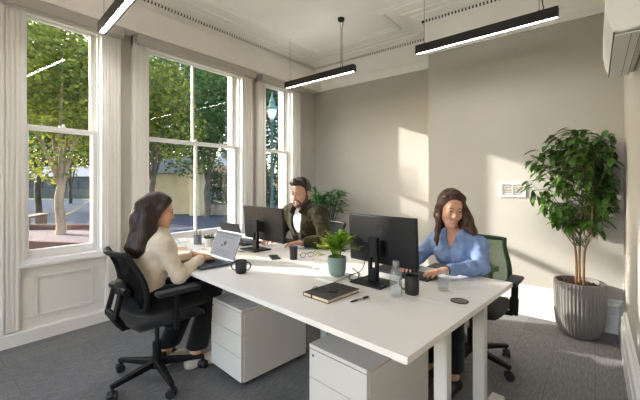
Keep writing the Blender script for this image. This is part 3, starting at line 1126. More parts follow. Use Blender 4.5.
def spectacles(label, p, rz):
    t = thing('spectacles', label, 'glasses', p, rz)
    for s in (-1, 1):
        MB().tube([(s * .033 + .023 * math.cos(2 * PI * k / 20), 0, .02 + .018 * math.sin(2 * PI * k / 20)) for k in range(21)], .002, 6, caps=False).build('rim', M['black'], t)
        MB().tube([(s * .056, 0, .026), (s * .06, .02, .025), (s * .05, .11, .012), (s * .045, .13, .004)], .0018, 6).build('temple', M['black'], t)
    MB().tube([(-.01, 0, .024), (0, 0, .028), (.01, 0, .024)], .0018, 6).build('bridge', M['black'], t)
    return t


spectacles('black-rimmed spectacles folded open on the papers near the man', on(307, 257.3), DROT + R(70))


def sheet(label, p, rz, w=.21, l=.297, lines=9, seedv=0):
    t = thing('paper_sheet', label, 'paper', p, rz, 'printed sheets on the desk')
    MB().span((-w / 2, -l / 2, 0), (w / 2, l / 2, .0008)).build('page', M['paper'], t, smooth=0)
    rr = random.Random(seedv)
    tx = MB()
    for k in range(lines):
        y = l / 2 - .03 - k * (l - .06) / lines
        if rr.random() < .25:
            tx.span((-w * .38, y - .016, .0008), (-w * .38 + rr.uniform(.05, .1), y, .0011))
        else:
            x1 = w * rr.uniform(.05, .4)
            for q in range(int((x1 + w * .4) / .016)):
                if rr.random() < .8:
                    tx.span((-w * .4 + q * .016, y - .003, .0008), (-w * .4 + q * .016 + .012, y, .0011))
    tx.build('print', M['ink'], t, smooth=0)
    return t


sheet('printed sheet lying beside the arm of the man', on(313, 247.3), DROT + R(18), seedv=1)
sheet('printed sheet in front of the spectacles', on(300, 252.8), DROT + R(-14), .15, .21, 6, seedv=2)
sheet('printed sheet in front of the pencil cup', on(184, 245.0), DROT + R(80), seedv=3)
sheet('printed sheet beside the tan notebook near the window', on(190, 257.0), DROT + R(50), .15, .21, seedv=4)
sheet('small printed sheet between the succulent and the laptop', on(203, 249.6), DROT + R(15), .105, .148, 5, seedv=5)

a = on(179, 251.3)
t = thing('tan_notebook', 'tan covered notebook lying near the woman in cream', 'notebook', a, DROT + R(68))
MB().span((-.065, -.11, 0), (.065, .11, .003)).span((-.065, -.11, .013), (.065, .11, .016)).span((-.065, -.11, 0), (-.062, .11, .016)).build('cover', M['tan'], t, smooth=0, bevel=.001)
MB().span((-.062, -.107, .003), (.062, .107, .013)).build('pages', M['pages'], t, smooth=0)
a = on(183, 240.4)
t = thing('tan_folder', 'slim tan folder lying at the window end of the desk', 'folder', a, DROT + R(74))
MB().span((-.05, -.12, 0), (.05, .12, .004)).build('cover', M['tan'], t, smooth=0, bevel=.001)
MB().span((-.045, -.117, .004), (.045, .116, .006)).build('sheets', M['paper'], t, smooth=0)

# pencil cup
pc = on(197.7, 244.2)
t = thing('pencil_cup', 'grey pencil cup at the window end of the desk', 'pencil cup', pc, 0)
MB().lathe([(.0, .002), (.034, 0), (.036, .002), (.038, .085), (.0355, .085), (.034, .006), (0, .006)], (0, 0, 0), 28, closed=False).build('body', M['greycup'], t)
for k, (m_, lb) in enumerate((('pencil1', 'orange pencil standing in the grey pencil cup'), ('pencil2', 'green pencil standing in the grey pencil cup'), ('pencil3', 'dark brown pencil standing in the grey pencil cup'), ('pencil4', 'tan pencil standing in the grey pencil cup'), ('black', 'black pen standing in the grey pencil cup'))):
    a = 2 * PI * k / 5 + .4
    b0 = Vector((.012 * math.cos(a + .5), .012 * math.sin(a + .5), .009))
    b1 = Vector((.031 * math.cos(a), .031 * math.sin(a), .125 + .012 * (k % 3)))
    o = thing('pencil' if k < 4 else 'ballpoint_pen', lb, 'pencil' if k < 4 else 'pen', pc, 0, 'pencils in the cup' if k < 4 else None)
    MB().tube([b0, b1.lerp(b0, .1)], .0038, 6).build('barrel', M[m_], o, smooth=0)
    MB().tube([b1.lerp(b0, .1), b1], [.0038, .0006], 6).build('tip', M['pencil4'] if k < 4 else M['chrome'], o, smooth=0)


# ------------------------------------------------------------------ plants
def leaf(mb, base, d, up, ln, w, fold=.25, droop=.3, n=5):
    """a pointed, folded leaf growing from base along d"""
    d = Vector(d).normalized()
    s = d.cross(Vector(up))
    s = s.normalized() if s.length > 1e-4 else Vector((1, 0, 0))
    nn = s.cross(d).normalized()
    vs, fs = [], []
    base = Vector(base)
    for i in range(n + 1):
        t = i / n
        ww = w * math.sin(PI * min(1, t * .92 + .04)) ** .8 * (1 - .25 * t) if i < n else 0.0004
        c = base + d * ln * t - nn * droop * ln * t * t
        e = nn * fold * ww
        vs += [c - s * ww / 2 + e, c, c + s * ww / 2 + e]
    for i in range(n):
        q = 3 * i
        fs += [(q, q + 1, q + 4, q + 3), (q + 1, q + 2, q + 5, q + 4)]
    mb.add(vs, fs)


def rdir(rr, lo=-.3, hi=.8):
    a = rr.uniform(0, 2 * PI)
    z = rr.uniform(lo, hi)
    k = math.sqrt(max(0, 1 - z * z))
    return Vector((k * math.cos(a), k * math.sin(a), z))


# tall plant in the ribbed pot
fc = along(579.5, 2.99)
fc = Vector((min(fc.x, RX - .24), min(fc.y, BY - .225), 0))
t = thing('potted_fig_tree', 'tall leafy indoor tree in a grey ribbed pot in the corner', 'plant', fc)
pp = [(.0, 0), (.115, 0), (.142, .02), (.165, .08), (.178, .19), (.183, .34), (.182, .45), (.178, .46), (.165, .46), (.166, .42), (.0, .42)]
MB().lathe(pp, (0, 0, 0), 264, closed=False, ripple=lambda a, i, z: (.0035 * math.cos(a * 44) if 2 <= i <= 6 else 0)).build('pot', M['ribpot'], t, smooth=50)
sm = MB().lathe([(0, .425), (.09, .432), (.165, .422)], (0, 0, 0), 40, closed=False)
rr = random.Random(3)
for k in range(160):
    a, q = rr.uniform(0, 2 * PI), rr.uniform(0, .155)
    sm.ball((q * math.cos(a), q * math.sin(a), .43), rr.uniform(.006, .014), 6, 4)
sm.build('soil', M['soil'], t)
fol = MB()
rr = random.Random(11)
ends = []
for k, (bx, by, tx, ty, tz) in enumerate(((-.02, .0, -.10, .0, 1.45), (.03, -.01, .10, -.03, 1.60), (.0, .03, .03, .05, 1.30))):
    pts = smooth_pts([(bx, by, .42), (bx * 1.2, by * 1.4, .7), (bx * 1.5 + tx * .4, by + ty * .4, 1.0), (tx, ty, tz)], 6)
    st = MB().tube(pts, [.011 - .007 * i / (len(pts) - 1) for i in range(len(pts))], 8)
    st.build('stem', M['bark'], t)
    ends.append(pts)
tw = MB()
for k in range(140):
    # branch tips fill an upright oval crown, leaves hang round the tips
    z = rr.betavariate(1.35, 1.2) * .86 + .93
    q = (z - .93) / .86
    wide = .43 * (math.sin(PI * min(1, q * .80 + .08)) ** .8)
    a = rr.uniform(0, 2 * PI)
    rad = wide * rr.uniform(.05, 1) ** .62
    tip = Vector((rad * math.cos(a), rad * math.sin(a) * .80, z))
    lim = min(RX - .06 - fc.x, BY - .06 - fc.y)
    tip.x = min(tip.x, RX - .08 - fc.x)
    tip.y = min(tip.y, BY - .08 - fc.y)
    pts = ends[k % 3]
    zz = max(.75, z - .25 - rad * .35)
    src = min(pts, key=lambda p: abs(p.z - zz))
    mid = src.lerp(tip, .55) + Vector((0, 0, -.03))
    tw.tube([src, mid, tip], [.003, .0022, .0014], 5, caps=False)
    n = rr.randint(4, 5)
    for j in range(n):
        f = tip.lerp(mid, j / n * .55)
        d = rdir(rr, -.75, .35)
        out = Vector((tip.x, tip.y, .0)).normalized() if rad > .05 else Vector((0, 0, 1))
        d = (d + out * .7).normalized()
        ln = rr.uniform(.085, .130)
        e = f + d * ln
        if e.x + fc.x > RX - .02 or e.y + fc.y > BY - .02:
            d = Vector((d.x if e.x + fc.x < RX - .02 else -abs(d.x), d.y if e.y + fc.y < BY - .02 else -abs(d.y), d.z))
        leaf(fol, f, d, (0, 0, 1), ln, ln * .47, .16, rr.uniform(.15, .55))
tw.build('twigs', mat('green_twig', rgb(74, 84, 44), .7), t)
fol.build('foliage', M['ficus'], t, smooth=60, fix=False)

# leafy plant in the corner behind the man
rp = along(327, 4.98)
rp = Vector((min(rp.x, BX - .5), min(rp.y, AY - .36), 0))
t = thing('corner_plant', 'bushy green plant in the far corner behind the man', 'plant', rp)
MB().lathe([(0, 0), (.12, 0), (.14, .03), (.17, .34), (.155, .34), (.15, .30), (0, .30)], (0, 0, 0), 32, closed=False).build('pot', M['ribpot'], t)
MB().lathe([(0, .31), (.152, .30)], (0, 0, 0), 24, closed=False).build('soil', M['soil'], t)
st, fol = MB(), MB()
rr = random.Random(5)
for k in range(26):
    a = rr.uniform(0, 2 * PI)
    rad = rr.uniform(.04, .22)
    z = rr.uniform(1.03, 1.29) - rad * .35
    tip = Vector((rad * math.cos(a), rad * math.sin(a), z))
    st.tube(smooth_pts([(.03 * math.cos(a), .03 * math.sin(a), .3), (tip.x * .3, tip.y * .3, .6), tip], 4), .006, 5)
    for j in range(9):
        d = rdir(rr, -.2, .7) + Vector((tip.x, tip.y, 0)).normalized() * .6
        ln = rr.uniform(.11, .19)
        leaf(fol, tip - Vector((0, 0, .03 * j * .6)), d, (0, 0, 1), ln, ln * .27, .2, rr.uniform(.1, .5))
st.build('stem', M['rearleaf'], t)
fol.build('foliage', M['rearleaf'], t, smooth=60, fix=False)

# green pot on the desk
gp_ = at(337, 275.6, TOP + .007)
gpu, gpv = uv(gp_)
t = thing('potted_desk_plant', 'lime green leafy plant in a sage green pot on the desk', 'plant', desk(gpu, gpv, TOP + .008))
MB().lathe([(0, 0), (.036, 0), (.047, .008), (.055, .035), (.0575, .09), (.0575, .118), (.053, .118), (.052, .10), (0, .10)], (0, 0, 0), 40, closed=False).build('pot', M['greenpot'], t)
MB().lathe([(0, .107), (.0525, .103)], (0, 0, 0), 24, closed=False).build('soil', M['soil'], t)
fol, yel, st = MB(), MB(), MB()
rr = random.Random(21)
for k in range(34):
    a = 2 * PI * k / 34 * 3 + rr.uniform(-.2, .2)
    rad = rr.uniform(.025, .125)
    hgt = .19 + .10 * (1 - rad / .13) * rr.uniform(.5, 1)
    tip = Vector((rad * math.cos(a), rad * math.sin(a), hgt - .02 * (rad > .1)))
    pts = smooth_pts([(.02 * math.cos(a), .02 * math.sin(a), .10), (tip.x * .45, tip.y * .45, hgt * .82), tip], 5)
    st.tube(pts, .0017, 5, caps=False)
    for j in range(4, len(pts)):
        d0 = (pts[j] - pts[j - 1]).normalized()
        for s in (-1, 1):
            sd = d0.cross(Vector((0, 0, 1))).normalized() * s
            leaf(yel if (a % (2 * PI) > 2.6 and a % (2 * PI) < 4.4 and rad > .085) else fol, pts[j], sd * .9 + d0 * .8 + Vector((0, 0, .15)), (0, 0, 1), rr.uniform(.026, .042), .015, .2, .3)
    leaf(fol, tip, (tip.x, tip.y, .1), (0, 0, 1), .045, .018, .2, .4)
rt = Vector((CT, ST, 0))
for sx, zz in ((.15, .175), (-.05, .21), (.25, .16)):
    pass
bl = rt * .03 + Vector((0, 0, .20))
st.tube([Vector((0, 0, .1)), bl * .7, bl], .002, 5)
leaf(fol, bl, Vector((0, 0, 1)) + rt * .35, (rt.y, -rt.x, 0), .085, .050, .15, .1)
for k in range(7):
    b_ = -rt * (.07 + .008 * k) + Vector((0, 0, .125 + .004 * k))
    leaf(yel, b_, -rt + Vector((rr.uniform(-.5, .5), rr.uniform(-.5, .5), rr.uniform(-.2, .3))), (0, 0, 1), .045, .020, .2, .5)
st.build('stems', M['fern'], t)
fol.build('foliage', M['fern'], t, smooth=60, fix=False)
y_ = yel.build('yellow_foliage', M['yfern'], t, smooth=60, fix=False)
y_['label'] = 'yellowing leaves'

# succulent
sp0 = on(209.5, 246.2)
t = thing('potted_succulent', 'small green succulent in a white pot beside the pencil cup', 'plant', sp0)
MB().lathe([(0, 0), (.034, 0), (.037, .004), (.045, .075), (.041, .075), (.04, .06), (0, .06)], (0, 0, 0), 32, closed=False).build('pot', M['whitepot'], t)
MB().lathe([(0, .066), (.0415, .062)], (0, 0, 0), 24, closed=False).build('soil', M['soil'], t)
fol = MB()
rr = random.Random(9)
for k in range(70):
    d = rdir(rr, .1, 1)
    leaf(fol, (d.x * .012 + rr.uniform(-.02, .02), d.y * .012 + rr.uniform(-.02, .02), .064), d, (0, 0, 1), rr.uniform(.035, .058), .013, .5, -.1)
fol.build('foliage', M['succ'], t, smooth=60, fix=False)
# ------------------------------------------------------------------ people: smooth blended bodies
class Field:
    """a distance field on a grid, turned into one continuous surface"""

    def __init__(s, lo, hi, h):
        s.lo = np.array(lo, dtype=np.float64)
        s.h = h
        n = np.ceil((np.array(hi) - s.lo) / h).astype(int) + 1
        s.d = np.full(tuple(n), 9.0, dtype=np.float32)

    def win(s, lo, hi):
        a = np.maximum(np.floor((np.array(lo) - s.lo) / s.h).astype(int), 0)
        b = np.minimum(np.ceil((np.array(hi) - s.lo) / s.h).astype(int) + 1, s.d.shape)
        b = np.maximum(b, a + 1)
        sl = tuple(slice(i, j) for i, j in zip(a, b))
        ax = [(s.lo[k] + np.arange(a[k], b[k]) * s.h).astype(np.float32) for k in range(3)]
        return sl, ax[0][:, None, None], ax[1][None, :, None], ax[2][None, None, :]

    def mix(s, sl, q, k, op):
        a = s.d[sl]
        if op == 'sub':
            q = -q
            h = np.clip(.5 - .5 * (q - a) / k, 0, 1)
            s.d[sl] = a * h + q * (1 - h) + k * h * (1 - h)
        elif op == 'and':
            s.d[sl] = np.maximum(a, q)
        else:
            h = np.clip(.5 + .5 * (q - a) / k, 0, 1)
            s.d[sl] = q * (1 - h) + a * h - k * h * (1 - h)

    def cone(s, a, b, ra, rb, k=.02, op='add'):
        a, b = np.array(a, float), np.array(b, float)
        m = max(ra, rb) + k + 3 * s.h
        sl, X, Y, Z = s.win(np.minimum(a, b) - m, np.maximum(a, b) + m)
        ab = b - a
        L2 = max(float(ab @ ab), 1e-9)
        t = np.clip(((X - a[0]) * ab[0] + (Y - a[1]) * ab[1] + (Z - a[2]) * ab[2]) / L2, 0, 1)
        q = np.sqrt((X - a[0] - t * ab[0]) ** 2 + (Y - a[1] - t * ab[1]) ** 2 + (Z - a[2] - t * ab[2]) ** 2) - (ra + (rb - ra) * t)
        s.mix(sl, q, k, op)

    def chain(s, pts, rs, k=.02, op='add'):
        for i in range(len(pts) - 1):
            s.cone(pts[i], pts[i + 1], rs[i], rs[i + 1], k, op)

    def ell(s, c, r, rot=None, k=.02, op='add'):
        c = np.array(c, float)
        r = np.array(r, float)
        m = float(r.max()) + k + 3 * s.h
        sl, X, Y, Z = s.win(c - m, c + m)
        X, Y, Z = X - c[0], Y - c[1], Z - c[2]
        if rot is not None:
            Q = np.array(rot)
            X, Y, Z = (X * Q[0, 0] + Y * Q[1, 0] + Z * Q[2, 0], X * Q[0, 1] + Y * Q[1, 1] + Z * Q[2, 1], X * Q[0, 2] + Y * Q[1, 2] + Z * Q[2, 2])
        k0 = np.sqrt((X / r[0]) ** 2 + (Y / r[1]) ** 2 + (Z / r[2]) ** 2)
        k1 = np.sqrt((X / r[0] ** 2) ** 2 + (Y / r[1] ** 2) ** 2 + (Z / r[2] ** 2) ** 2) + 1e-6
        s.mix(sl, k0 * (k0 - 1) / k1, k, op)

    def cut(s, p, n, rad=None):
        """remove what lies beyond p along n (only within rad of p)"""
        p, n = np.array(p, float), np.array(n, float)
        n = n / np.linalg.norm(n)
        if rad:
            sl, X, Y, Z = s.win(p - rad, p + rad)
        else:
            sl, X, Y, Z = s.win(s.lo, s.lo + s.h * np.array(s.d.shape))
        q = (X - p[0]) * n[0] + (Y - p[1]) * n[1] + (Z - p[2]) * n[2]
        if rad:
            far = np.sqrt((X - p[0]) ** 2 + (Y - p[1]) ** 2 + (Z - p[2]) ** 2) - rad
            q = np.where(far < 0, q, -9)
        s.mix(sl, q.astype(np.float32), .01, 'and')

    def wrinkle(s, amp, f, seed=0):
        sl, X, Y, Z = s.win(s.lo, s.lo + s.h * np.array(s.d.shape))
        w = np.sin(f * X + 1.3 * np.sin(f * .6 * Z + seed) + seed) * np.sin(f * .8 * Z + 1.7 * np.sin(f * .5 * Y + seed * 2)) * np.sin(f * .7 * Y + seed * 3 + np.sin(f * .5 * X))
        s.d[sl] += np.where(np.abs(s.d) < .05, amp * w, 0).astype(np.float32)

    def hit(s, o, d, far=.4):
        o, d = np.array(o, float), np.array(d, float)
        d = d / np.linalg.norm(d)
        t = 0.0
        while t < far:
            p = o + d * t
            i = (p - s.lo) / s.h
            j = np.floor(i).astype(int)
            if np.all(j >= 0) and np.all(j + 1 < s.d.shape):
                f = i - j
                c = s.d[j[0]:j[0] + 2, j[1]:j[1] + 2, j[2]:j[2] + 2]
                v = c[0] * (1 - f[0]) + c[1] * f[0]
                v = v[0] * (1 - f[1]) + v[1] * f[1]
                v = v[0] * (1 - f[2]) + v[1] * f[2]
                if v <= 0:
                    return p
            t += .0008
        return o + d * far

    def mesh(s, name, m, parent=None, smooth_it=1):
        d = s.d
        S = d < 0
        nx, ny, nz = d.shape
        cnt = np.zeros((nx - 1, ny - 1, nz - 1), np.uint8)
        for i in (0, 1):
            for j in (0, 1):
                for k in (0, 1):
                    cnt += S[i:nx - 1 + i, j:ny - 1 + j, k:nz - 1 + k]
        I, J, K = np.nonzero((cnt > 0) & (cnt < 8))
        idx = np.full(cnt.shape, -1, np.int32)
        idx[I, J, K] = np.arange(len(I))
        acc = np.zeros((len(I), 3))
        num = np.zeros(len(I))
        cs = [(i, j, k) for i in (0, 1) for j in (0, 1) for k in (0, 1)]
        for a in cs:
            for ax in range(3):
                if a[ax]:
                    continue
                b = list(a)
                b[ax] = 1
                va = d[I + a[0], J + a[1], K + a[2]]
                vb = d[I + b[0], J + b[1], K + b[2]]
                cr = (va < 0) != (vb < 0)
                t = np.where(cr, va / np.where(cr, va - vb, 1), 0)
                t = np.clip(t, 0, 1)
                p = np.stack([np.full(len(I), float(q)) for q in a], 1)
                p[:, ax] += t
                acc[cr] += p[cr]
                num[cr] += 1
        V = acc / np.maximum(num, 1)[:, None] + np.stack([I, J, K], 1)
        V = V * s.h + s.lo
        F = []
        A = S[:-1, 1:-1, 1:-1] != S[1:, 1:-1, 1:-1]
        i, j, k = np.nonzero(A)
        j, k = j + 1, k + 1
        fl = S[i, j, k]
        q = np.stack([idx[i, j - 1, k - 1], idx[i, j, k - 1], idx[i, j, k], idx[i, j - 1, k]], 1)
        F.append(np.where(fl[:, None], q, q[:, ::-1]))
        A = S[1:-1, :-1, 1:-1] != S[1:-1, 1:, 1:-1]
        i, j, k = np.nonzero(A)
        i, k = i + 1, k + 1
        fl = S[i, j, k]
        q = np.stack([idx[i - 1, j, k - 1], idx[i - 1, j, k], idx[i, j, k], idx[i, j, k - 1]], 1)
        F.append(np.where(fl[:, None], q, q[:, ::-1]))
        A = S[1:-1, 1:-1, :-1] != S[1:-1, 1:-1, 1:]
        i, j, k = np.nonzero(A)
        i, j = i + 1, j + 1
        fl = S[i, j, k]
        q = np.stack([idx[i - 1, j - 1, k], idx[i, j - 1, k], idx[i, j, k], idx[i - 1, j, k]], 1)
        F.append(np.where(fl[:, None], q, q[:, ::-1]))
        F = np.concatenate(F)
        # a little smoothing along the faces
        for _ in range(smooth_it):
            sm = np.zeros_like(V)
            nn = np.zeros(len(V))
            for e in range(4):
                a, b = F[:, e], F[:, (e + 1) % 4]
                np.add.at(sm, a, V[b])
                np.add.at(sm, b, V[a])
                np.add.at(nn, a, 1)
                np.add.at(nn, b, 1)
            V = V * .5 + .5 * sm / np.maximum(nn, 1)[:, None]
        me = bpy.data.meshes.new(name)
        me.vertices.add(len(V))
        me.vertices.foreach_set('co', V.astype(np.float32).ravel())
        me.loops.add(len(F) * 4)
        me.loops.foreach_set('vertex_index', F.astype(np.int32).ravel())
        me.polygons.add(len(F))
        me.polygons.foreach_set('loop_start', np.arange(0, len(F) * 4, 4, dtype=np.int32))
        me.update(calc_edges=True)
        me.validate()
        me.materials.append(m)
        me.shade_smooth()
        o = bpy.data.objects.new(name, me)
        C.objects.link(o)
        if parent is not None:
            o.parent = parent
        return o


def V3(*a):
    return np.array(a, float)


def unit(v):
    return v / np.linalg.norm(v)


def rotm(yaw=0, pitch=0, roll=0):
    """yaw to the person's left, pitch down, roll to the right"""
    m = Matrix.Rotation(yaw, 3, 'Z') @ Matrix.Rotation(-pitch, 3, 'X') @ Matrix.Rotation(roll, 3, 'Y')
    return np.array(m)


def hand(F, P, w, f, up, side, curl=1.0, spread=1.0, sc=1.0):
    f = unit(np.array(f, float))
    n = unit(np.array(up, float) - f * np.dot(up, f))
    t = np.cross(n, f) * (1 if side > 0 else -1)     # towards the thumb: a right hand's thumb is on the left
    w = np.array(w, float)
    offs = (.031, .0105, -.0105, -.030)
    base = (.086, .091, .087, .077)
    lens = (.068, .077, .071, .055)
    for i in range(4):
        kn = w + (f * base[i] + t * offs[i] * spread) * sc
        F.cone(w + t * offs[i] * .55 * sc + f * .012, kn, .0145 * sc, .0098 * sc, .014)
        a = R(14) * curl
        p = kn
        L = lens[i] * sc
        fd = unit(f + t * offs[i] * 3.0 * spread)
        for q, (fr, da) in enumerate(((.45, R(20)), (.31, R(26)), (.24, R(18)))):
            nxt = p + (fd * math.cos(a) - n * math.sin(a)) * L * fr
            F.cone(p, nxt, (.0088, .0080, .0072)[q] * sc, (.0080, .0072, .0062)[q] * sc, .004)
            p = nxt
            a += da * curl
    b = w + (f * .022 + t * .026) * sc
    m1 = b + (f * .034 + t * .026 - n * .010) * sc
    m2 = m1 + (f * .028 + t * .006 - n * .006) * sc
    m3 = m2 + (f * .020 - t * .003 - n * .004) * sc
    F.chain([w + f * .01, b, m1, m2, m3], [.015 * sc, .015 * sc, .0105 * sc, .0095 * sc, .0078 * sc], .008)


def head(F, H, Q, s=1.0, male=False):
    def P(x, y, z):
        return H + Q @ (V3(x, y, z) * s)

    def E(c, r, k=.012, op='add'):
        F.ell(P(*c), V3(*r) * s, Q, k, op)

    def N(a, b, ra, rb, k=.01, op='add'):
        F.cone(P(*a), P(*b), ra * s, rb * s, k, op)
    j = 1.12 if male else 1.0
    E((0, -.012, .036), (.076, .096, .088))
    E((0, .034, -.028), (.059 * (1.05 if male else 1), .056, .084), .02)
    for x in (-1, 1):
        N((x * (.056 if male else .052), .0, -.045), (x * .020 * j, .062, -.100), (.021 if male else .018), .0165 * j, .02)
        E((x * .036, .058, -.034), (.026, .026, .026), .018)
        E((x * .078, -.008, -.010), (.010, .021, .033), .006)
        E((x * .082, -.004, -.012), (.004, .012, .020), .004, 'sub') if False else None
    E((0, .066, -.100), (.026 * j, .022, .020), .016)
    N((-.032, .076, .024), (.032, .076, .024), .013, .013, .016)
    for x in (-1, 1):
        E((x * .031, .098, .004), (.017, .014, .012), .012, 'sub')
        E((x * .031, .078, .003), (.0135, .0125, .0125), .004)
    N((0, .084, .014), (0, .104, -.030), .0075, .0115, .010)
    for x in (-1, 1):
        E((x * .011, .094, -.034), (.0085, .010, .008), .006)
    E((0, .083, -.066), (.026, .012, .014), .012)


def features(F, H, Q, s, parent, male, smile=1.0, look_down=0.3):
    def S(x, z, lift=.0):
        o = H + Q @ (V3(x, .25, z) * s)
        p = F.hit(o, Q @ V3(0, -1, 0))
        return Vector(p + Q @ V3(0, lift, 0))
    skin_lip = M['lip_m'] if male else M['lip_f']
    for x in (-1, 1):
        e = MB()
        m = Matrix(Q.tolist())
        c = S(x * .031 * s / s, .003, -.0035)
        e.ball(c, (.0110 * s, .005 * s, (.0042 + .001 * male) * s), 14, 8, m)
        eo = e.build('eye', M['eye_white'], parent)
        ir = MB()
        pc = c + Vector(Q @ V3(0, .0045, -.0012)) * s
        ir.ball(pc, (.0056 * s, .0026 * s, .0042 * s), 12, 8, m)
        ir.build('iris', M['iris'], eo)
        lid = MB()
        pts = [S(x * (.031 + .0135 * q), .003 + .0045 * (1 - q * q) - .0012 * look_down, .0018) for q in (-1, -.6, -.2, .2, .6, 1)]
        lid.tube(pts, [.0010, .0018, .0021, .0021, .0018, .001], 6)
        lid.build('eyelashes', M['hair_dark'], parent)
        br = MB()
        pts = [S(x * q, zz, .0012) for q, zz in ((.014, .0225), (.024, .0265), (.034, .0275), (.043, .0235))]
        br.tube(pts, [.0026 * (1.3 if male else 1), .0034 * (1.3 if male else 1), .003, .0012], 6, sq=.7)
        br.build('eyebrow', M['hair_dark'], parent)
    w = .024 + .003 * smile
    up = [S(w * q, -.0615 + .0075 * smile * q * q - .001 * (abs(q) < .2), .0008) for q in (-1, -.66, -.33, 0, .33, .66, 1)]
    lo = [S(w * q, -.0725 - .003 * max(0, smile - 1) * 4 * (1 - q * q) + .0175 * smile * q * q, .0008) for q in (-1, -.66, -.33, 0, .33, .66, 1)]
    MB().tube(up, [.001, .0018, .0024, .0022, .0024, .0018, .001], 8).build('upper_lip', skin_lip, parent)
    MB().tube(lo, [.001, .0020, .0028, .0032, .0028, .0020, .001], 8).build('lower_lip', skin_lip, parent)
    te = MB()
    vs = []
    for a, b in zip(up, lo):
        vs += [a.lerp(b, .15), a.lerp(b, .85)]
    off = Vector(Q @ V3(0, .0004, 0))
    te.add([v + off for v in vs], [(2 * i, 2 * i + 2, 2 * i + 3, 2 * i + 1) for i in range(6)])
    te.build('teeth', M['teeth'], parent, fix=False)


def skin_mat(name, c):
    m = mat(name, c, .5, var=.06, vscale=30, bump=.03, bscale=300, spec=.35)
    b = m.node_tree.nodes['Principled BSDF']
    b.inputs['Subsurface Weight'].default_value = .12
    b.inputs['Subsurface Radius'].default_value = (.012, .005, .003)
    return m


def hair_mat(name, c1, c2):
    m = mat(name, c1, .38, col2=c2, vscale=1.0, bump=.55, bscale=1.0, stretch=(90, 90, 9), spec=.4)
    return m


M['skin_f'] = skin_mat('skin_olive', rgb(204, 156, 128))
M['skin_g'] = skin_mat('skin_warm', rgb(204, 154, 126))
M['skin_m'] = skin_mat('skin_man', rgb(198, 150, 124))
M['lip_f'] = mat('lips_rose', rgb(176, 92, 84), .4)
M['lip_m'] = mat('lips_dull', rgb(170, 108, 94), .5)
M['teeth'] = mat('teeth', rgb(240, 236, 226), .3)
M['eye_white'] = mat('eye_white', rgb(226, 222, 216), .25)
M['iris'] = mat('iris', rgb(48, 32, 22), .2)
M['hair_dark'] = mat('brow_hair', rgb(38, 26, 20), .6)
M['hair_l'] = hair_mat('hair_dark_brown', rgb(34, 24, 21), rgb(62, 42, 34))
M['hair_r'] = hair_mat('hair_brown', rgb(44, 27, 20), rgb(86, 54, 38))
M['hair_m'] = hair_mat('hair_short', rgb(32, 23, 19), rgb(60, 43, 34))
M['beard'] = mat('beard', rgb(96, 68, 54), .8, var=.3, vscale=60, bump=.5, bscale=250)
M['sweater'] = mat('cream_knit', rgb(226, 212, 192), .95, var=.05, vscale=30, bump=.35, bscale=350, sheen=.3, spec=.1)
M['trousers'] = mat('black_trousers', rgb(15, 15, 18), .9, sheen=.2, bump=.1, bscale=300, spec=.15)
M['shirt'] = mat('blue_shirt', rgb(126, 148, 188), .85, var=.07, vscale=14, bump=.9, bscale=17, spec=.15, stretch=(1, 1, .55))
M['jacket'] = mat('olive_cord', rgb(52, 46, 28), .95, var=.25, vscale=12, bump=.7, bscale=30, sheen=.15, spec=.1)
M['tee'] = mat('white_tee', rgb(226, 226, 228), .9, spec=.1)
M['shoe'] = mat('white_shoe', rgb(214, 206, 196), .6)
M['strap'] = mat('watch_strap', rgb(30, 28, 28), .5)


def torso(F, P, g=0.0, male=False):
    """trunk from the joints in P; g thickens it for clothing"""
    k = .05
    pel, wai, che, nec = (V3(*P[q]) for q in ('pelvis', 'waist', 'chest', 'neck'))
    w = P.get('w', 1.0)

    def fr(a, b):
        z = unit(b - a)
        x = unit(V3(1, P.get('twist', 0), 0))
        y = np.cross(z, x)
        x = np.cross(y, z)
        return np.stack([x, y, z], 1)
    F.ell(pel, V3(.165 * w + g, .115 * w + g, .10 + g), fr(pel, wai), k)
    F.ell(wai, V3(.132 * w + g, .098 * w + g, .15 + g), fr(pel, che), k)
    F.ell(che, V3((.158 if not male else .175) * w + g, .105 * w + g, .165 + g), fr(wai, nec), k)
    if not male:
        Q = fr(wai, nec)
        for x in (-1, 1):
            F.ell(che + Q @ V3(x * .060, .060, .0), V3(.058 + g, .046 + g, .060 + g), Q, .06)
    for q in ('R', 'L'):
        sh = V3(*P['sh' + q])
        F.cone(nec - V3(0, 0, .04), sh, .044 + g, (.046 if not male else .052) * w + g, .035)
        F.cone(che + (sh - che) * .35, sh + V3(0, 0, -.02), (.067 if not male else .075) + g, (.041 if not male else .055) * w + g, .04)


def arm(F, P, q, g=0.0, k=.018, upto=1.0, gw=None):
    sh, el, wr = (V3(*P[j + q]) for j in ('sh', 'el', 'wr'))
    w = P.get('aw', 1.0)
    gw = g if gw is None else gw
    F.cone(sh, el, .050 * w + g, .038 * w + g, .03)
    end = el + (wr - el) * upto
    F.cone(el, el + (end - el) * .35, .037 * w + g, .038 * w + g * .9, k)
    F.cone(el + (end - el) * .35, end, .038 * w + g * .9, .0255 * w + gw, k)


def leg(F, P, q, g=0.0, upto=1.0, gk=None):
    hp, kn, an = (V3(*P[j + q]) for j in ('hip', 'kn', 'an'))
    F.cone(hp, kn, .078 + g, .052 + g, .03)
    end = kn + (an - kn) * upto
    F.cone(kn, kn + (end - kn) * .4, .052 + g, .050 + g, .02)
    F.cone(kn + (end - kn) * .4, end, .050 + g, (.034 if gk is None else gk) + g, .02)


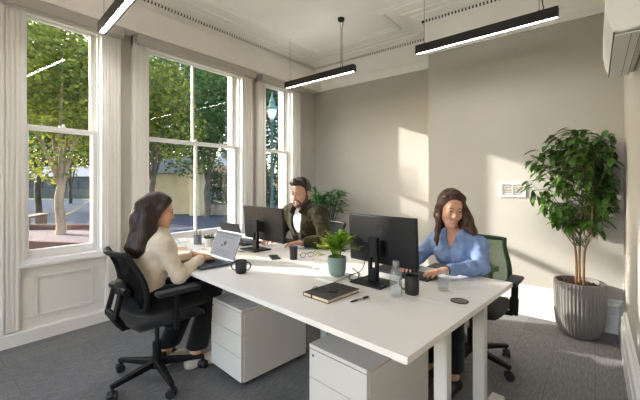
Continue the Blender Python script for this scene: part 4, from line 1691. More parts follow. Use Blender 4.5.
def foot(F, P, q, g=0.0):
    an, to = V3(*P['an' + q]), V3(*P['to' + q])
    f = unit((to - an) * V3(1, 1, 0))
    h = an - V3(0, 0, an[2] - .035) - f * .035
    F.cone(an, h, .034 + g, .032 + g, .02)
    F.cone(h, to - f * .05, .033 + g, .030 + g, .02)
    F.cone(to - f * .06, to, .034 + g, .022 + g, .02)


def bounds(P, extra=.16):
    pts = [V3(*v) for k, v in P.items() if isinstance(v, tuple) and len(v) == 3]
    pts = np.array(pts)
    return pts.min(0) - extra, pts.max(0) + extra


def person(label, P, p, rz, skin, male):
    lo, hi = bounds(P)
    lo[2] = -.01
    F = Field(lo, hi, .0048)
    H, Q, s = V3(*P['head']), P['Q'], P.get('s', 1.0)
    torso(F, P, 0, male)
    for q in 'RL':
        arm(F, P, q)
        leg(F, P, q)
        foot(F, P, q)
    nec = V3(*P['neck'])
    F.cone(nec - V3(0, 0, .04), H + Q @ (V3(0, -.022, -.06) * s), (.056 if male else .043), (.054 if male else .041) * s, .022)
    head(F, H, Q, s, male)
    for q, sd in (('R', 1), ('L', -1)):
        hand(F, P, P['wr' + q], P['hd' + q], P.get('up' + q, (0, 0, 1)), sd, P.get('curl' + q, 1.0), 1.0, 1.05 if male else .95)
    b = F.mesh('person', skin)
    b.location = p
    b.rotation_euler = (0, 0, rz)
    tag(b, label, 'person', 'people working at the desk')
    features(F, H, Q, s, b, male, P.get('smile', 1.0))
    return b, F, lo, hi


def hair_cap(F, H, Q, s, grow, cut_face=True, line=.055, back=.0):
    def P(x, y, z):
        return H + Q @ (V3(x, y, z) * s)
    F.ell(P(0, -.014 - back, .040), V3(.079 + grow, .099 + grow, .091 + grow) * s, Q, .012)
    return P


# ---- woman in cream: near side, seen in profile from behind her right shoulder
LU, LV_ = 1.79, -.19
def loc_near(pt, u0=LU, v0=LV_):
    u, v = uv(pt)
    return (-(u - u0), v - v0)


hl = loc_near(at(197, 262, .755))
PL = dict(pelvis=(0, -.03, .555), waist=(0, -.005, .70), chest=(0, .035, .845), neck=(0, .035, .985), head=(.0, .062, 1.108),
          shR=(.150, .030, .915), shL=(-.150, .05, .915), elR=(.205, .115, .705), elL=(-.20, .155, .72), wrR=(.105, .315, .772), wrL=(-.055, .335, .772),
          hdR=(-.30, .95, -.14), hdL=(.18, .97, -.14), hipR=(.09, .0, .545), hipL=(-.09, .0, .545), knR=(.10, .40, .53), knL=(-.12, .38, .53),
          anR=(.05, .30, .10), anL=(-.12, .16, .10), toR=(.085, .47, .03), toL=(-.12, .33, .03), w=.93, aw=.84, s=.97, Q=rotm(R(-16), R(8)), curlR=.8, curlL=.8)
pl = desk(LU, LV_, 0)
b, F, lo, hi = person('woman in a cream sweater typing on a laptop, seen in profile', PL, pl, DROT, M['skin_f'], False)
G = Field(lo, hi, .006)
torso(G, PL, .016)
G.wrinkle(.004, 26, 1.0)
for q in 'RL':
    arm(G, PL, q, .014, .02, .97, .014)
G.wrinkle(.004, 70, 2.0)
G.cut(PL['pelvis'], (0, .0, -1))
for q in 'RL':
    el, wr = V3(*PL['el' + q]), V3(*PL['wr' + q])
    G.cut(el + (wr - el) * .98, wr - el, .06)
G.cone(V3(0, .05, 1.0), V3(0, .055, 1.10), .055, .060, .012, 'sub')
G.mesh('sweater', M['sweater'], b)
G = Field(lo, hi, .007)
G.ell(V3(0, -.02, .545), V3(.185, .15, .10), None, .04)
for q in 'RL':
    leg(G, PL, q, .020, .97, .056)
G.wrinkle(.004, 30, .4)
for q in 'RL':
    G.cut(V3(*PL['an' + q]) + V3(0, 0, .04), (0, 0, -1), .10)
G.mesh('trousers', M['trousers'], b)
for q in 'RL':
    lo2 = np.minimum(V3(*PL['an' + q]), V3(*PL['to' + q])) - .08
    hi2 = np.maximum(V3(*PL['an' + q]), V3(*PL['to' + q])) + .08
    lo2[2] = -.01
    G = Field(lo2, hi2, .005)
    foot(G, PL, q, .007)
    SHOE_Y = PL['an' + q][1]
    G.cut((0, SHOE_Y, .085), (0, .1, 1))
    G.cut((0, 0, .004), (0, 0, -1))
    G.mesh('shoe', M['shoe'], b)
H, Q, s = V3(*PL['head']), PL['Q'], PL['s']
G = Field(lo, hi, .005)
hp = hair_cap(G, H, Q, s, .008)
G.cut(hp(0, .058, .055), Q @ V3(0, .78, -.62), .2)
for x in (-1, 1):
    G.chain([hp(x * .045, .045, .092), hp(x * .074, .022, .045), hp(x * .080, -.016, -.02), hp(x * .082, -.035, -.08), H + V3(x * .084, -.06, -.16), H + V3(x * .078, -.105, -.235)], [.024, .017, .024, .030, .034, .024], .018)
G.chain([hp(0, -.085, .03), hp(0, -.095, -.06), H + V3(0, -.115, -.16), H + V3(0, -.14, -.22), H + V3(-.0, -.145, -.255)], [.062, .066, .068, .058, .034], .03)
G.chain([hp(.055, -.07, .0), H + V3(.06, -.105, -.13), H + V3(.055, -.135, -.22), H + V3(.05, -.145, -.26)], [.05, .05, .045, .024], .02)
G.chain([hp(-.055, -.07, .0), H + V3(-.06, -.105, -.13), H + V3(-.06, -.13, -.23), H + V3(-.06, -.14, -.27)], [.05, .05, .045, .024], .02)
# a lock falling over the far and the near collar bone

G.chain([hp(-.074, .02, -.02), hp(-.072, .035, -.09), H + V3(-.07, .055, -.17), H + V3(-.075, .07, -.25)], [.018, .022, .024, .012], .012)
G.wrinkle(.003, 60, .7)
G.mesh('hair', M['hair_l'], b)

# ---- woman in blue: far side, faces the large monitor
RU, RV = .40, 1.455
def loc_far(pt, u0, v0):
    u, v = uv(pt)
    return (u - u0, v0 - v)


e_ = loc_far(at(486, 268, .775), RU, RV)
w_ = loc_far(at(447, 270.5, .770), RU, RV)
PR = dict(pelvis=(.0, -.02, .555), waist=(0, .02, .70), chest=(0, .075, .84), neck=(.0, .105, .958), head=(.012, .155, 1.128),
          shR=(.148, .085, .885), shL=(-.148, .085, .885), elR=(.225, .215, .765), elL=(e_[0] + .035, e_[1] - .02, .770), wrR=(.175, .415, .775), wrL=(w_[0], w_[1], .772),
          hdR=(-.25, .95, -.12), hdL=(.55, .80, -.10), hipR=(.09, .0, .545), hipL=(-.09, .0, .545), knR=(.11, .42, .53), knL=(-.11, .42, .53),
          anR=(.09, .36, .10), anL=(-.09, .36, .10), toR=(.09, .53, .03), toL=(-.09, .53, .03), w=.90, aw=.82, s=.985, Q=rotm(R(42), R(15), R(-4)), curlR=.8, curlL=.7, smile=1.25)
pr = desk(RU, RV, 0)
b, F, lo, hi = person('smiling woman in a blue shirt with long brown hair typing behind the large monitor', PR, pr, DROT + PI, M['skin_g'], False)
G = Field(lo, hi, .0055)
torso(G, PR, .014)
G.wrinkle(.006, 52, 1.7)
for q in 'RL':
    arm(G, PR, q, .016, .02, .93, .012)
G.wrinkle(.0055, 85, .3)
G.cut(PR['pelvis'], (0, .0, -1))
for q in 'RL':
    el, wr = V3(*PR['el' + q]), V3(*PR['wr' + q])
    G.cut(el + (wr - el) * .92, wr - el, .06)
    # turned cuff
    G.cone(el + (wr - el) * .80, el + (wr - el) * .90, .038, .036, .004)
nk = V3(*PR['neck'])
G.cone(nk + V3(0, .01, .01), nk + V3(0, .03, .14), .056, .066, .01, 'sub')
# open neckline
G.chain([nk + V3(0, .06, .04), nk + V3(0, .08, -.03), nk + V3(0, .095, -.09), nk + V3(0, .105, -.14)], [.046, .030, .015, .004], .006, 'sub')
so_ = G.mesh('shirt', M['shirt'], b)
col = MB()
for x in (-1, 1):
    ri, ro = [], []
    for k in range(9):
        t_ = k / 8
        a = PI * .80 * t_
        ri.append(Vector((nk[0] + .062 * math.sin(a) * x, nk[1] + .012 - .058 * math.cos(a), nk[2] + .058 - .060 * t_ ** 1.3)))
        out = Vector((math.sin(a) * x, -math.cos(a) * .8, 0))
        if t_ > .7:
            out = out + Vector((x * .3, .1, 0)) * (t_ - .7) * 3
        ro.append(ri[-1] + out * (.022 + .016 * t_) - Vector((0, 0, .030 + .028 * t_ ** 2)))
    for off in (Vector((0, 0, 0)), Vector((0, .001, .0035))):
        vs = []
        for p_, q in zip(ri, ro):
            vs += [p_ + off, p_.lerp(q, .45) + Vector((0, 0, .007)) + off, q + off]
        col.add(vs, [f for i_ in range(8) for f in ((3 * i_, 3 * i_ + 3, 3 * i_ + 4, 3 * i_ + 1), (3 * i_ + 1, 3 * i_ + 4, 3 * i_ + 5, 3 * i_ + 2))])
col.build('collar', M['shirt'], so_, smooth=60)
pk = MB()
fld = []
ch = V3(*PR['chest'])
for k in range(9):
    z = .84 - .028 * k
    p_ = G.hit(V3(.0, .5, z), V3(0, -1, 0))
    fld.append(Vector(p_) + Vector((0, .001, 0)))
MB().tube(fld, .0035, 6).build('button_placket', M['shirt'], so_)
G = Field(lo, hi, .007)
G.ell(V3(0, -.02, .545), V3(.185, .15, .10), None, .04)
for q in 'RL':
    leg(G, PR, q, .018, .96, .05)
for q in 'RL':
    G.cut(V3(*PR['an' + q]) + V3(0, 0, .04), (0, 0, -1), .10)
G.mesh('trousers', M['trousers'], b)
for q in 'RL':
    lo2 = np.minimum(V3(*PR['an' + q]), V3(*PR['to' + q])) - .08
    hi2 = np.maximum(V3(*PR['an' + q]), V3(*PR['to' + q])) + .08
    lo2[2] = -.01
    G = Field(lo2, hi2, .005)
    foot(G, PR, q, .007)
    SHOE_Y = PR['an' + q][1]
    G.cut((0, SHOE_Y, .085), (0, .1, 1))
    G.cut((0, 0, .004), (0, 0, -1))
    G.mesh('shoe', M['black'], b)
el, wr = V3(*PR['elL']), V3(*PR['wrL'])
d_ = unit(wr - el)
wa = MB().tube([Vector(wr - d_ * .012), Vector(wr + d_ * .004)], .0285, 20)
wa.build('wristwatch', M['strap'], b)
H, Q, s = V3(*PR['head']), PR['Q'], PR['s']
G = Field(lo, hi, .005)
hp = hair_cap(G, H, Q, s, .008)
G.cut(hp(0, .070, .082), Q @ V3(0, .90, -.44), .2)
G.cut(hp(0, .040, .02), Q @ V3(0, .80, -.60), .2)
for x in (-1, 1):
    G.chain([hp(x * .014, .040, .128), hp(x * .060, .034, .088), hp(x * .078, .004, .025), hp(x * .080, -.018, -.06), H + V3(x * .082, -.04, -.15)], [.014, .016, .018, .024, .03], .016)
G.chain([hp(0, -.085, .03), hp(0, -.095, -.06), H + V3(0, -.12, -.16), H + V3(0, -.13, -.25)], [.065, .068, .066, .04], .03)
# long side: swept over her left shoulder to the back, the other side falls in front
G.chain([hp(-.066, -.04, .03), H + V3(-.088, -.05, -.08), H + V3(-.115, -.06, -.16), H + V3(-.135, -.075, -.225)], [.042, .042, .038, .022], .02)
G.chain([hp(.072, .012, .0), hp(.076, .02, -.07), H + V3(.072, .045, -.155), H + V3(.070, .065, -.215), H + V3(.064, .075, -.255)], [.014, .017, .019, .017, .008], .014)
G.wrinkle(.003, 60, .7)
G.mesh('hair', M['hair_r'], b)

# ---- man in the olive jacket: far side by the window
MU, MV = 1.90, 1.40
e_ = loc_far(at(324, 243, .775), MU, MV)
w_ = loc_far(at(303, 242, .775), MU, MV)
PM = dict(pelvis=(.0, -.02, .56), waist=(0, .02, .72), chest=(0, .06, .90), neck=(.0, .085, 1.065), head=(.0, .125, 1.207),
          shR=(.205, .07, 1.005), shL=(-.205, .07, 1.005), elR=(.25, .19, .78), elL=(e_[0] + .0, e_[1] - .03, .780), wrR=(.15, .36, .775), wrL=(w_[0], w_[1], .775),
          hdR=(-.3, .95, -.1), hdL=(.70, .70, -.1), hipR=(.10, .0, .55), hipL=(-.10, .0, .55), knR=(.13, .44, .54), knL=(-.13, .44, .54),
          anR=(.12, .38, .10), anL=(-.12, .38, .10), toR=(.12, .57, .03), toL=(-.12, .57, .03), w=1.08, aw=1.1, s=1.08, Q=rotm(R(10), R(12)), curlR=.9, curlL=.8, smile=1.2)
pm_ = desk(MU, MV, 0)
b, F, lo, hi = person('bearded man in an olive jacket over a white tee, typing behind the far monitor', PM, pm_, DROT + PI, M['skin_m'], True)
G = Field(lo, hi, .006)
torso(G, PM, .010, True)
nk = V3(*PM['neck'])
G.cone(nk + V3(0, .0, .01), nk + V3(0, .03, .14), .062, .07, .01, 'sub')
G.ell(nk + V3(0, .07, .0), V3(.045, .04, .03), None, .01, 'sub')
G.cut(PM['pelvis'], (0, .0, -1))
G.mesh('tee_shirt', M['tee'], b)
G = Field(lo, hi, .006)
torso(G, PM, .028, True)
G.wrinkle(.006, 24, .9)
for q in 'RL':
    arm(G, PM, q, .022, .02, .95, .016)
G.wrinkle(.005, 75, 1.9)
G.cut(PM['pelvis'], (0, .0, -1))
for q in 'RL':
    el, wr = V3(*PM['el' + q]), V3(*PM['wr' + q])
    G.cut(el + (wr - el) * .95, wr - el, .065)
G.cone(nk + V3(0, .0, .0), nk + V3(0, .03, .16), .068, .075, .01, 'sub')
# open front
G.chain([nk + V3(0, .09, .03), nk + V3(.0, .115, -.12), nk + V3(.0, .135, -.28), nk + V3(0, .10, -.42), nk + V3(0, .10, -.52)], [.062, .056, .052, .048, .048], .02, 'sub')
jk = G.mesh('jacket', M['jacket'], b)
cl = MB()
pts = [nk + V3(x, y, z) for x, y, z in ((.066, .115, -.055), (.072, .06, .015), (.05, -.035, .052), (0, -.062, .06), (-.05, -.035, .052), (-.072, .06, .015), (-.066, .115, -.055))]
cl.tube(smooth_pts([tuple(p) for p in pts], 4), [.012] * 25, 8, sq=1.9)
cl.build('jacket_collar', M['jacket'], jk)
G = Field(lo, hi, .007)
G.ell(V3(0, -.02, .55), V3(.195, .16, .10), None, .04)
for q in 'RL':
    leg(G, PM, q, .018, .96, .05)
for q in 'RL':
    G.cut(V3(*PM['an' + q]) + V3(0, 0, .04), (0, 0, -1), .10)
G.mesh('trousers', M['trousers'], b)
for q in 'RL':
    lo2 = np.minimum(V3(*PM['an' + q]), V3(*PM['to' + q])) - .08
    hi2 = np.maximum(V3(*PM['an' + q]), V3(*PM['to' + q])) + .08
    lo2[2] = -.01
    G = Field(lo2, hi2, .005)
    foot(G, PM, q, .008)
    SHOE_Y = PM['an' + q][1]
    G.cut((0, SHOE_Y, .085), (0, .1, 1))
    G.cut((0, 0, .004), (0, 0, -1))
    G.mesh('shoe', M['black'], b)
el, wr = V3(*PM['elL']), V3(*PM['wrL'])
d_ = unit(wr - el)
MB().tube([Vector(wr - d_ * .004), Vector(wr + d_ * .016)], .031, 20).build('wristwatch', M['strap'], b)
H, Q, s = V3(*PM['head']), PM['Q'], PM['s']
G = Field(lo, hi, .0045)
hp = hair_cap(G, H, Q, s, .004)
G.cut(hp(0, .072, .078), Q @ V3(0, 1, -.10), .2)
G.cut(hp(0, .030, .05), Q @ V3(0, .72, -.70), .2)
G.cut(hp(0, -.02, -.03), Q @ V3(0, .35, -1), .2)
G.chain([hp(-.052, .05, .098), hp(0, .066, .110), hp(.052, .05, .098)], [.024, .032, .024], .02)
G.chain([hp(-.05, -.0, .118), hp(.05, -.0, .118)], [.024, .024], .03)
G.ell(hp(0, .02, .112), V3(.056, .075, .030), Q, .02)
for x in (-1, 1):
    G.cone(hp(x * .073, .022, .045), hp(x * .074, .012, -.012), .010, .006, .01)
G.wrinkle(.0035, 70, .7)
G.mesh('hair', M['hair_m'], b)
G = Field(lo, hi, .0045)
for x in (-1, 1):
    G.chain([hp(x * .071, .010, -.015), hp(x * .062, .018, -.055), hp(x * .030, .062, -.103)], [.010, .020, .021], .012)
G.ell(hp(0, .070, -.104), V3(.034, .026, .024), Q, .014)
for x in (-1, 1):
    G.chain([hp(0, .092, -.049), hp(x * .02, .089, -.053), hp(x * .032, .078, -.075), hp(x * .026, .074, -.095)], [.0045, .0055, .007, .008], .006)
G.cut(hp(0, 0, -.008), Q @ V3(0, 0, 1), .2)
G.mesh('beard', M['beard'], b)
# ------------------------------------------------------------------ outside
asph = mat('asphalt', rgb(64, 72, 86), .95, spec=.03, var=.10, vscale=.6, bump=.3, bscale=60)
pave = mat('pavement', rgb(92, 92, 94), .95, spec=.05, var=.08, vscale=1.2)
grav = mat('red_gravel', rgb(108, 94, 96), .95, var=.35, vscale=40, bump=.9, bscale=50)
grassm = mat('verge_grass', rgb(92, 112, 58), .95, var=.35, vscale=8)
barkm = mat('tree_bark', rgb(150, 128, 104), .9, var=.4, vscale=5, bump=.9, bscale=14, stretch=(1, 1, .35))
barkd = mat('tree_bark_dark', rgb(84, 72, 60), .9, var=.4, vscale=5, bump=.9, bscale=14)
LEAFS = [leafmat('leaf_yellow_green', rgb(58, 88, 40), rgb(176, 176, 74), 4, .35, .6, .2),
         leafmat('leaf_mid_green', rgb(40, 72, 38), rgb(104, 132, 66), 4, .35, .55, .2),
         leafmat('leaf_deep_green', rgb(28, 54, 32), rgb(72, 102, 58), 4, .3, .55, .25)]


def slab(name, poly, z0, z1, m):
    return struct(MB().prism(poly, z0, z1).build(name, m, smooth=0))


slab('ground', [(WX - .31, -30), (WX - .31, 60), (-90, 60), (-90, -30)], GZ - .4, GZ - .06, grassm)
# road: a wide strip beyond the planted bed, parallel to the house and bending away
road = [tuple(along(px, d).xy) for px, d in ((-60, 14.2), (60, 13.6), (110, 12.6), (160, 11.2), (250, 10.4), (330, 10), (330, 17.2), (250, 17.0), (205, 17.4), (150, 22), (105, 30), (80, 34), (-60, 34))]
slab('road', road, GZ - .07, GZ - .02, asph)
fp = [tuple(along(px, d).xy) for px, d in ((-90, 4.5), (20, 5.5), (150, 5.0), (260, 5.6), (340, 6.2), (340, 10), (250, 10.4), (160, 11.2), (110, 12.6), (60, 13.6), (-60, 14.2))]
slab('pavement', fp, GZ - .07, GZ, pave)
# double lines by the far kerb
yl = mat('road_line', rgb(150, 144, 120), .9, spec=.05)
ln = MB()
for off in (0, .45):
    pts = [along(px, d + off, GZ - .016) for px, d in ((60, 16.5), (72, 19), (80, 23), (86, 28), (95, 33))]
    for a, b in zip(pts[:-1], pts[1:]):
        ln.bar(a, b, .14, .006)
struct(ln.build('road_marking', yl, smooth=0))
# planted bed with brick edging round the near tree
bed = thing('planting_bed', 'red gravel planting bed with a brick edge round the near street tree', 'planting bed', along(60, 9.6, GZ))
bl_ = bed.location
outl = [Vector(along(px, d).xy) for px, d in ((2, 8.2), (118, 7.6), (112, 10.6), (98, 11.2), (60, 11.2), (14, 11.2))]
MB().prism([(p.x - bl_.x, p.y - bl_.y) for p in outl], 0, .08).build('gravel', grav, bed, smooth=0)
eg = MB()
brick = mat('edging_brick', rgb(100, 70, 62), .9, var=.25, vscale=14, bump=.4, bscale=40)
for a, b in zip(outl, outl[1:] + outl[:1]):
    eg.bar((a.x - bl_.x, a.y - bl_.y, .12), (b.x - bl_.x, b.y - bl_.y, .12), .12, .26)
eg.build('edging', brick, bed, smooth=0)


def crown(seed, n, rad, hgt, leaf_size, blobs=9):
    """leaf blades gathered in leafy clumps, as one mesh centred on the crown"""
    rr = random.Random(seed)
    cl = []
    for k in range(blobs):
        a, q = rr.uniform(0, 2 * PI), rr.uniform(.15, .58)
        z = rr.uniform(-.24, .24)
        cl.append((Vector((q * rad * math.cos(a), q * rad * math.sin(a), z * hgt)), rr.uniform(.38, .58)))
    cl.append((Vector((0, 0, 0)), .6))
    vs, fs = [], []
    for k in range(n):
        c, r_ = cl[k % len(cl)]
        d = rdir(rr, -1, 1)
        q = rr.uniform(.45, 1) ** .5
        p = c + Vector((d.x * rad * r_ * q, d.y * rad * r_ * q, d.z * hgt * .5 * r_ * q))
        t = rdir(rr, -.8, .5)
        s = t.cross(rdir(rr, -1, 1)).normalized()
        L = leaf_size * rr.uniform(.6, 1.3)
        w = L * .30
        o = len(vs)
        vs += [p, p + t * L * .5 + s * w, p + t * L, p + t * L * .5 - s * w]
        fs.append((o, o + 1, o + 2, o + 3))
    return vs, fs


CR = {}


def tree(px, d, top, low, rad, kind, label, seed, n=6000, ls=.16, bark=None, tr=.125, pos=None, blobs=9, group='street trees outside'):
    base = along(px, d, GZ) if pos is None else Vector(pos)
    t = thing('street_tree', label, 'tree', base, 0, group)
    rr = random.Random(seed)
    hgt = top - low
    zc = (top + low) / 2 - GZ
    key = (seed, n)
    vs, fs = crown(seed, n, rad, hgt, ls, blobs)
    MB().add([Vector(v) + Vector((0, 0, zc)) for v in vs], fs).build('crown', LEAFS[kind], t, smooth=0, fix=False)
    tk = MB()
    fork = max(low - GZ - .1, .8)
    pts = smooth_pts([(0, 0, 0), (.04, .02, .35), (.02, -.03, fork * .7), (.05, .03, fork)], 4)
    k = len(pts)
    tk.tube(pts, [tr * (1.45 if i == 0 else 1.15 - .3 * i / k) for i in range(k)], 12)
    for q in range(5):
        a = 2 * PI * q / 5 + rr.uniform(-.4, .4)
        e = Vector((rad * .5 * math.cos(a), rad * .5 * math.sin(a), zc + hgt * rr.uniform(-.1, .25)))
        tk.tube(smooth_pts([(.04, .02, fork * .93), (e.x * .35, e.y * .35, fork + (e.z - fork) * .45), e], 4), [tr * .6 - tr * .055 * i for i in range(9)], 8)
    tk.build('trunk', bark or barkm, t, smooth=60)
    return t


tree(60, 10.2, 7.0, 1.35, 2.7, 0, 'near street tree with a pale trunk in the gravel bed, outside the left window', 3, 17000, .15)
tree(38, 15.5, 9.5, 1.7, 3.4, 1, 'street tree behind the near tree, seen through the left window', 8, 13000, .17, barkd)
tree(112, 16, 9.5, 1.9, 3.4, 2, 'deep green street tree behind the pier between the left and middle windows', 12, 12000, .17, barkd)
tree(152, 12.0, 6.4, 1.5, 2.2, 0, 'yellow-green tree at the left edge of the middle window', 23, 11000, .14, barkd, .10)
tree(207, 16.5, 9.0, 1.4, 3.4, 1, 'broad green tree with a dark trunk right of the middle glazing bar', 31, 15000, .17, barkd, .14)
tree(180, 23.5, 12, .6, 4.2, 2, 'tall dark tree behind the middle glazing bar', 44, 11000, .22, barkd)
tree(243, 19, 11, .4, 3.4, 2, 'dark tree hidden mostly by the pier right of the middle window', 51, 7000, .2, barkd)
tree(270, 21, 11, .2, 2.8, 2, 'dark leafy tree behind the street lamp', 63, 8000, .18, barkd)
tree(297, 24, 11, .2, 3.4, 2, 'dark tree beyond the window nearest the corner', 71, 6000, .22, barkd)
tree(70, 27, 14, 1.0, 5.0, 2, 'tall dark tree far behind the near street tree', 82, 9000, .26, barkd)
tree(5, 20, 11, 1.0, 3.8, 1, 'street tree at the far left outside the left window', 95, 6000, .22, barkd)
# the tree whose leaves dapple the sunlight on the end wall; it stands left of the picture
tree(0, 0, 6.6, 3.9, 1.5, 1, 'loose street tree left of the picture, dappling the sun', 104, 380, .22, barkd, .06, pos=(-11.2, -1.6, GZ), blobs=7)

tree(0, 0, 4.15, 1.2, 2.1, 2, 'low dense tree added out of view to shade the desk', 117, 7000, .16, barkd, .08, pos=(-11.6, -1.5, GZ), blobs=9)  # unseen tree added to keep the low sun off the desk

# clipped hedges beyond the road
def hedge(label, pA, pB, thick, h, n, seed, ls=(.10, .22)):
    hd = MB()
    rr = random.Random(seed)
    dn = (pB - pA).normalized()
    lnh = (pB - pA).length
    nn_ = Vector((-dn.y, dn.x, 0))
    for k in range(n):
        p = pA + dn * rr.uniform(0, lnh) + nn_ * rr.uniform(-thick, thick) + Vector((0, 0, rr.uniform(0, h)))
        tt = rdir(rr, -.5, .8)
        s_ = tt.cross(rdir(rr, -1, 1)).normalized()
        L = rr.uniform(*ls)
        o = len(hd.v)
        hd.v += [tuple(p), tuple(p + tt * L * .5 + s_ * L * .3), tuple(p + tt * L), tuple(p + tt * L * .5 - s_ * L * .3)]
        hd.f.append((o, o + 1, o + 2, o + 3))
    return tag(hd.build('hedge', LEAFS[2], None, smooth=0, fix=False), label, 'hedge')


hedge('dark hedge across the road outside the window nearest the corner', along(211, 19.8, GZ), along(330, 23.5, GZ), .5, 2.2, 9000, 2)
hedge('tall dark hedge far across the street behind the low dark building', along(-40, 46, GZ), along(215, 44, GZ), .8, 8.5, 22000, 4, (.3, .6))

# stone retaining wall and grassy bank right of the middle window
stone = mat('bank_stone', rgb(150, 140, 126), .95, var=.3, vscale=4, bump=.8, bscale=12)
bw = thing('stone_wall', 'low stone wall across the road right of the middle glazing bar', 'garden wall', along(205, 17.6, GZ))
A, B = along(196, 17.9, 0), along(300, 17.6, 0)
o = bw.location
MB().bar((A.x - o.x, A.y - o.y, .22), (B.x - o.x, B.y - o.y, .22), .3, .55).build('stonework', stone, bw, smooth=0)
MB().bar((A.x - o.x, A.y - o.y, .52), (B.x - o.x, B.y - o.y, .52), .36, .07).build('coping', pave, bw, smooth=0)

# pale rendered wall and shed with a grey roof left of the glazing bar
rend = mat('pale_render', rgb(196, 178, 146), .9, var=.06, vscale=2)
roofm = mat('slate_roof', rgb(110, 114, 124), .8, var=.12, vscale=6)


def house(name, label, px0, px1, d, h, depth, wallm, roof, roof_h, wins=0, rise=None):
    a, b = along(px0, d, GZ), along(px1, d, GZ)
    mid = (a + b) / 2
    ang = math.atan2((b - a).y, (b - a).x)
    w = (b - a).length
    t = thing(name, label, 'building', mid, ang, None)
    MB().span((-w / 2, 0, -.3), (w / 2, depth, h)).build('walls', wallm, t, smooth=0)
    r_ = MB()
    e = .25
    vs = [(-w / 2 - e, -e, h), (w / 2 + e, -e, h), (w / 2 + e, depth + e, h), (-w / 2 - e, depth + e, h), (-w / 2 + .4, depth / 2, h + roof_h), (w / 2 - .4, depth / 2, h + roof_h)]
    r_.add(vs, [(0, 1, 5, 4), (1, 2, 5), (2, 3, 4, 5), (3, 0, 4), (3, 2, 1, 0)])
    r_.build('roof', roof, t, smooth=0)
    for k in range(wins):
        x = -w / 2 + w * (k + .5) / wins
        f = MB().span((x - .5, -.05, h * .45), (x + .5, .02, h * .80)).build('window', M['laptopdk'], t, smooth=0)
        MB().span((x - .42, -.06, h * .48), (x + .42, -.05, h * .77)).build('pane', mat('far_pane', rgb(70, 80, 92), .1), f, smooth=0)
    return t


house('garden_building', 'pale rendered outbuilding with a grey roof, left of the middle glazing bar', 146, 189, 17.8, 2.1, 3, rend, roofm, .9)
house('brick_house', 'pink brick house behind the trees right of the middle glazing bar', 214, 236, 36, 3.4, 6, mat('pink_brick', rgb(190, 142, 128), .9, var=.1, vscale=8), roofm, 2.0, 3)
house('dark_building', 'low dark building across the street behind the near street tree', 20, 92, 37, 2.3, 5, mat('dark_render', rgb(84, 84, 82), .9), roofm, 1.2, 6)
gpost = mat('gate_post', rgb(206, 186, 150), .9)
t = thing('gate_pier', 'tall pale pier beside the pale outbuilding', 'pier', along(197.5, 17.0, GZ), .5)
MB().span((-.28, -.28, 0), (.28, .28, 2.5)).build('shaft', gpost, t, smooth=0, bevel=.02)
MB().span((-.34, -.34, 2.5), (.34, .34, 2.6)).build('cap', pave, t, smooth=0, bevel=.02)


# parked cars
def car(label, px, d, ang, colm):
    t = thing('car', label, 'car', along(px, d, GZ - .02), ang, 'parked cars across the street')
    prof = [(-2.05, .35), (-2.1, .62), (-1.95, .82), (-1.35, .92), (-.75, 1.36), (.75, 1.42), (1.5, 1.02), (2.0, .92), (2.1, .6), (2.05, .35)]
    n = len(prof)
    vs = []
    for y, k in ((-.85, 1), (.85, 1)):
        vs += [(x, y * (1 if z < 1 else .82), z) for x, z in prof]
    MB().add(vs, [tuple(range(n)), tuple(range(n, 2 * n))[::-1]] + [(i, (i + 1) % n, n + (i + 1) % n, n + i) for i in range(n)]).build('body', colm, t, smooth=30, bevel=.05)
    gl = mat('car_glass', rgb(40, 46, 54), .08)
    for s in (-1, 1):
        MB().prism([(-1.1, 0), (-.68, .36), (.68, .41), (1.25, .10), (1.2, .02)], 0, .02).build('side_window', gl, t, smooth=0)
        w = t.children[-1]
        w.rotation_euler = (PI / 2 - s * 0, 0, 0)
        w.location = (0, s * .80 + .0, .95)
    for x in (-1.3, 1.3):
        for s in (-1, 1):
            MB().tube([(x, s * .72, .31), (x, s * .88, .31)], .31, 20).build('wheel', M['black'], t)
    return t


car('blue car parked beyond the stone wall', 222, 26, R(60), mat('car_blue', rgb(88, 120, 166), .25, coat=.5))

# street lamp
lpos = along(272, 12, GZ)
t = thing('street_lamp', 'pale green lantern street lamp outside the window nearest the corner', 'street lamp', lpos)
lg = mat('lamp_green', rgb(98, 130, 120), .6, spec=.2)
MB().lathe([(0, 0), (.13, 0), (.13, .5), (.09, .56), (.085, .6), (.05, .65), (.045, 3.75), (.0, 3.75)], (0, 0, 0), 18, closed=False).build('post', mat('lamp_post_green', rgb(70, 94, 88), .6, spec=.2), t)
MB().lathe([(.05, 3.70), (.08, 3.74), (.06, 3.80), (.0, 3.80)], (0, 0, 0), 18, closed=False).build('collar', lg, t)
MB().lathe([(.0, 3.80), (.06, 3.82), (.12, 3.93), (.155, 4.08), (.16, 4.18)], (0, 0, 0), 24, closed=False).build('globe', mat('lamp_globe', rgb(244, 240, 228), .3), t)
MB().lathe([(.19, 4.17), (.20, 4.20), (.17, 4.26), (.11, 4.31), (.10, 4.40), (.12, 4.42), (.08, 4.48), (.05, 4.58), (.02, 4.66), (.012, 4.78), (0, 4.79)], (0, 0, 0), 24, closed=False).build('canopy', lg, t)

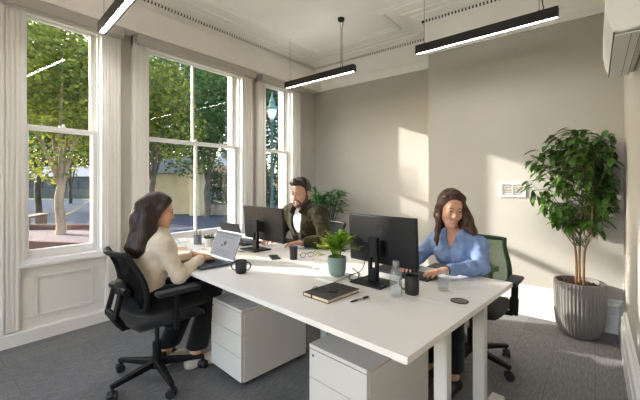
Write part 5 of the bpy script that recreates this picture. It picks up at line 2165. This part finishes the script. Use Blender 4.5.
# railings in front of the hedge
t = thing('railing', 'black iron railing in front of the dark hedge', 'railing', along(270, 17.0, GZ))
o = t.location
A, B = along(240, 17.0, 0), along(312, 17.4, 0)
for z in (.15, 1.05):
    MB().bar((A.x - o.x, A.y - o.y, z), (B.x - o.x, B.y - o.y, z), .04, .04).build('rail', M['blackm'], t, smooth=0)
rl = MB()
for k in range(36):
    p = A.lerp(B, k / 35) - o
    rl.span((p.x - .012, p.y - .012, 0), (p.x + .012, p.y + .012, 1.2))
rl.build('bars', M['blackm'], t, smooth=0)
# timber bench by the road
t = thing('timber_bench', 'weathered timber bench left of the near street tree', 'bench', along(33, 12.2, GZ), R(-35))
wd = mat('bench_timber', rgb(128, 104, 84), .85, var=.2, vscale=8)
MB().span((-.85, -.2, .40), (.85, .2, .46)).build('seat', wd, t, smooth=0, bevel=.01)
for x in (-.6, .6):
    MB().span((x - .07, -.16, -.02), (x + .07, .16, .40)).build('leg', wd, t, smooth=0)

# ------------------------------------------------------------------ light and camera
w = bpy.data.worlds.new('sky')
bpy.context.scene.world = w
w.use_nodes = True
nt = w.node_tree
bg = nt.nodes['Background']
sk = nt.nodes.new('ShaderNodeTexSky')
sk.sky_type = 'NISHITA'
sk.sun_disc = False
sk.sun_elevation = R(24)
sk.sun_rotation = math.atan2(-1, -.435)
sk.air_density = 1.0
sk.dust_density = 2.5
sk.ozone_density = 1.0
nt.links.new(sk.outputs['Color'], bg.inputs['Color'])
bg.inputs['Strength'].default_value = SKY

sd = bpy.data.lights.new('sun', 'SUN')
sd.energy = SUN
sd.angle = R(.9)
sd.color = (1, .95, .89)
so = bpy.data.objects.new('sun', sd)
C.objects.link(so)
so.rotation_euler = Vector((1, .383, -.377)).to_track_quat('-Z', 'Y').to_euler()

cd = bpy.data.cameras.new('camera')
cd.sensor_width = 36
cd.sensor_fit = 'HORIZONTAL'
cd.lens = FPX / 640 * 36
cd.shift_y = -(200 - HOR) / 640
cd.clip_start = .02
cd.clip_end = 300
co = bpy.data.objects.new('camera', cd)
C.objects.link(co)
co.location = (0, 0, EYE)
co.rotation_euler = (PI / 2, 0, TH)
sc = bpy.context.scene
sc.camera = co
sc.view_settings.view_transform = 'Standard'
sc.view_settings.look = 'None'
sc.view_settings.gamma = 1
sc.view_settings.exposure = EXPO
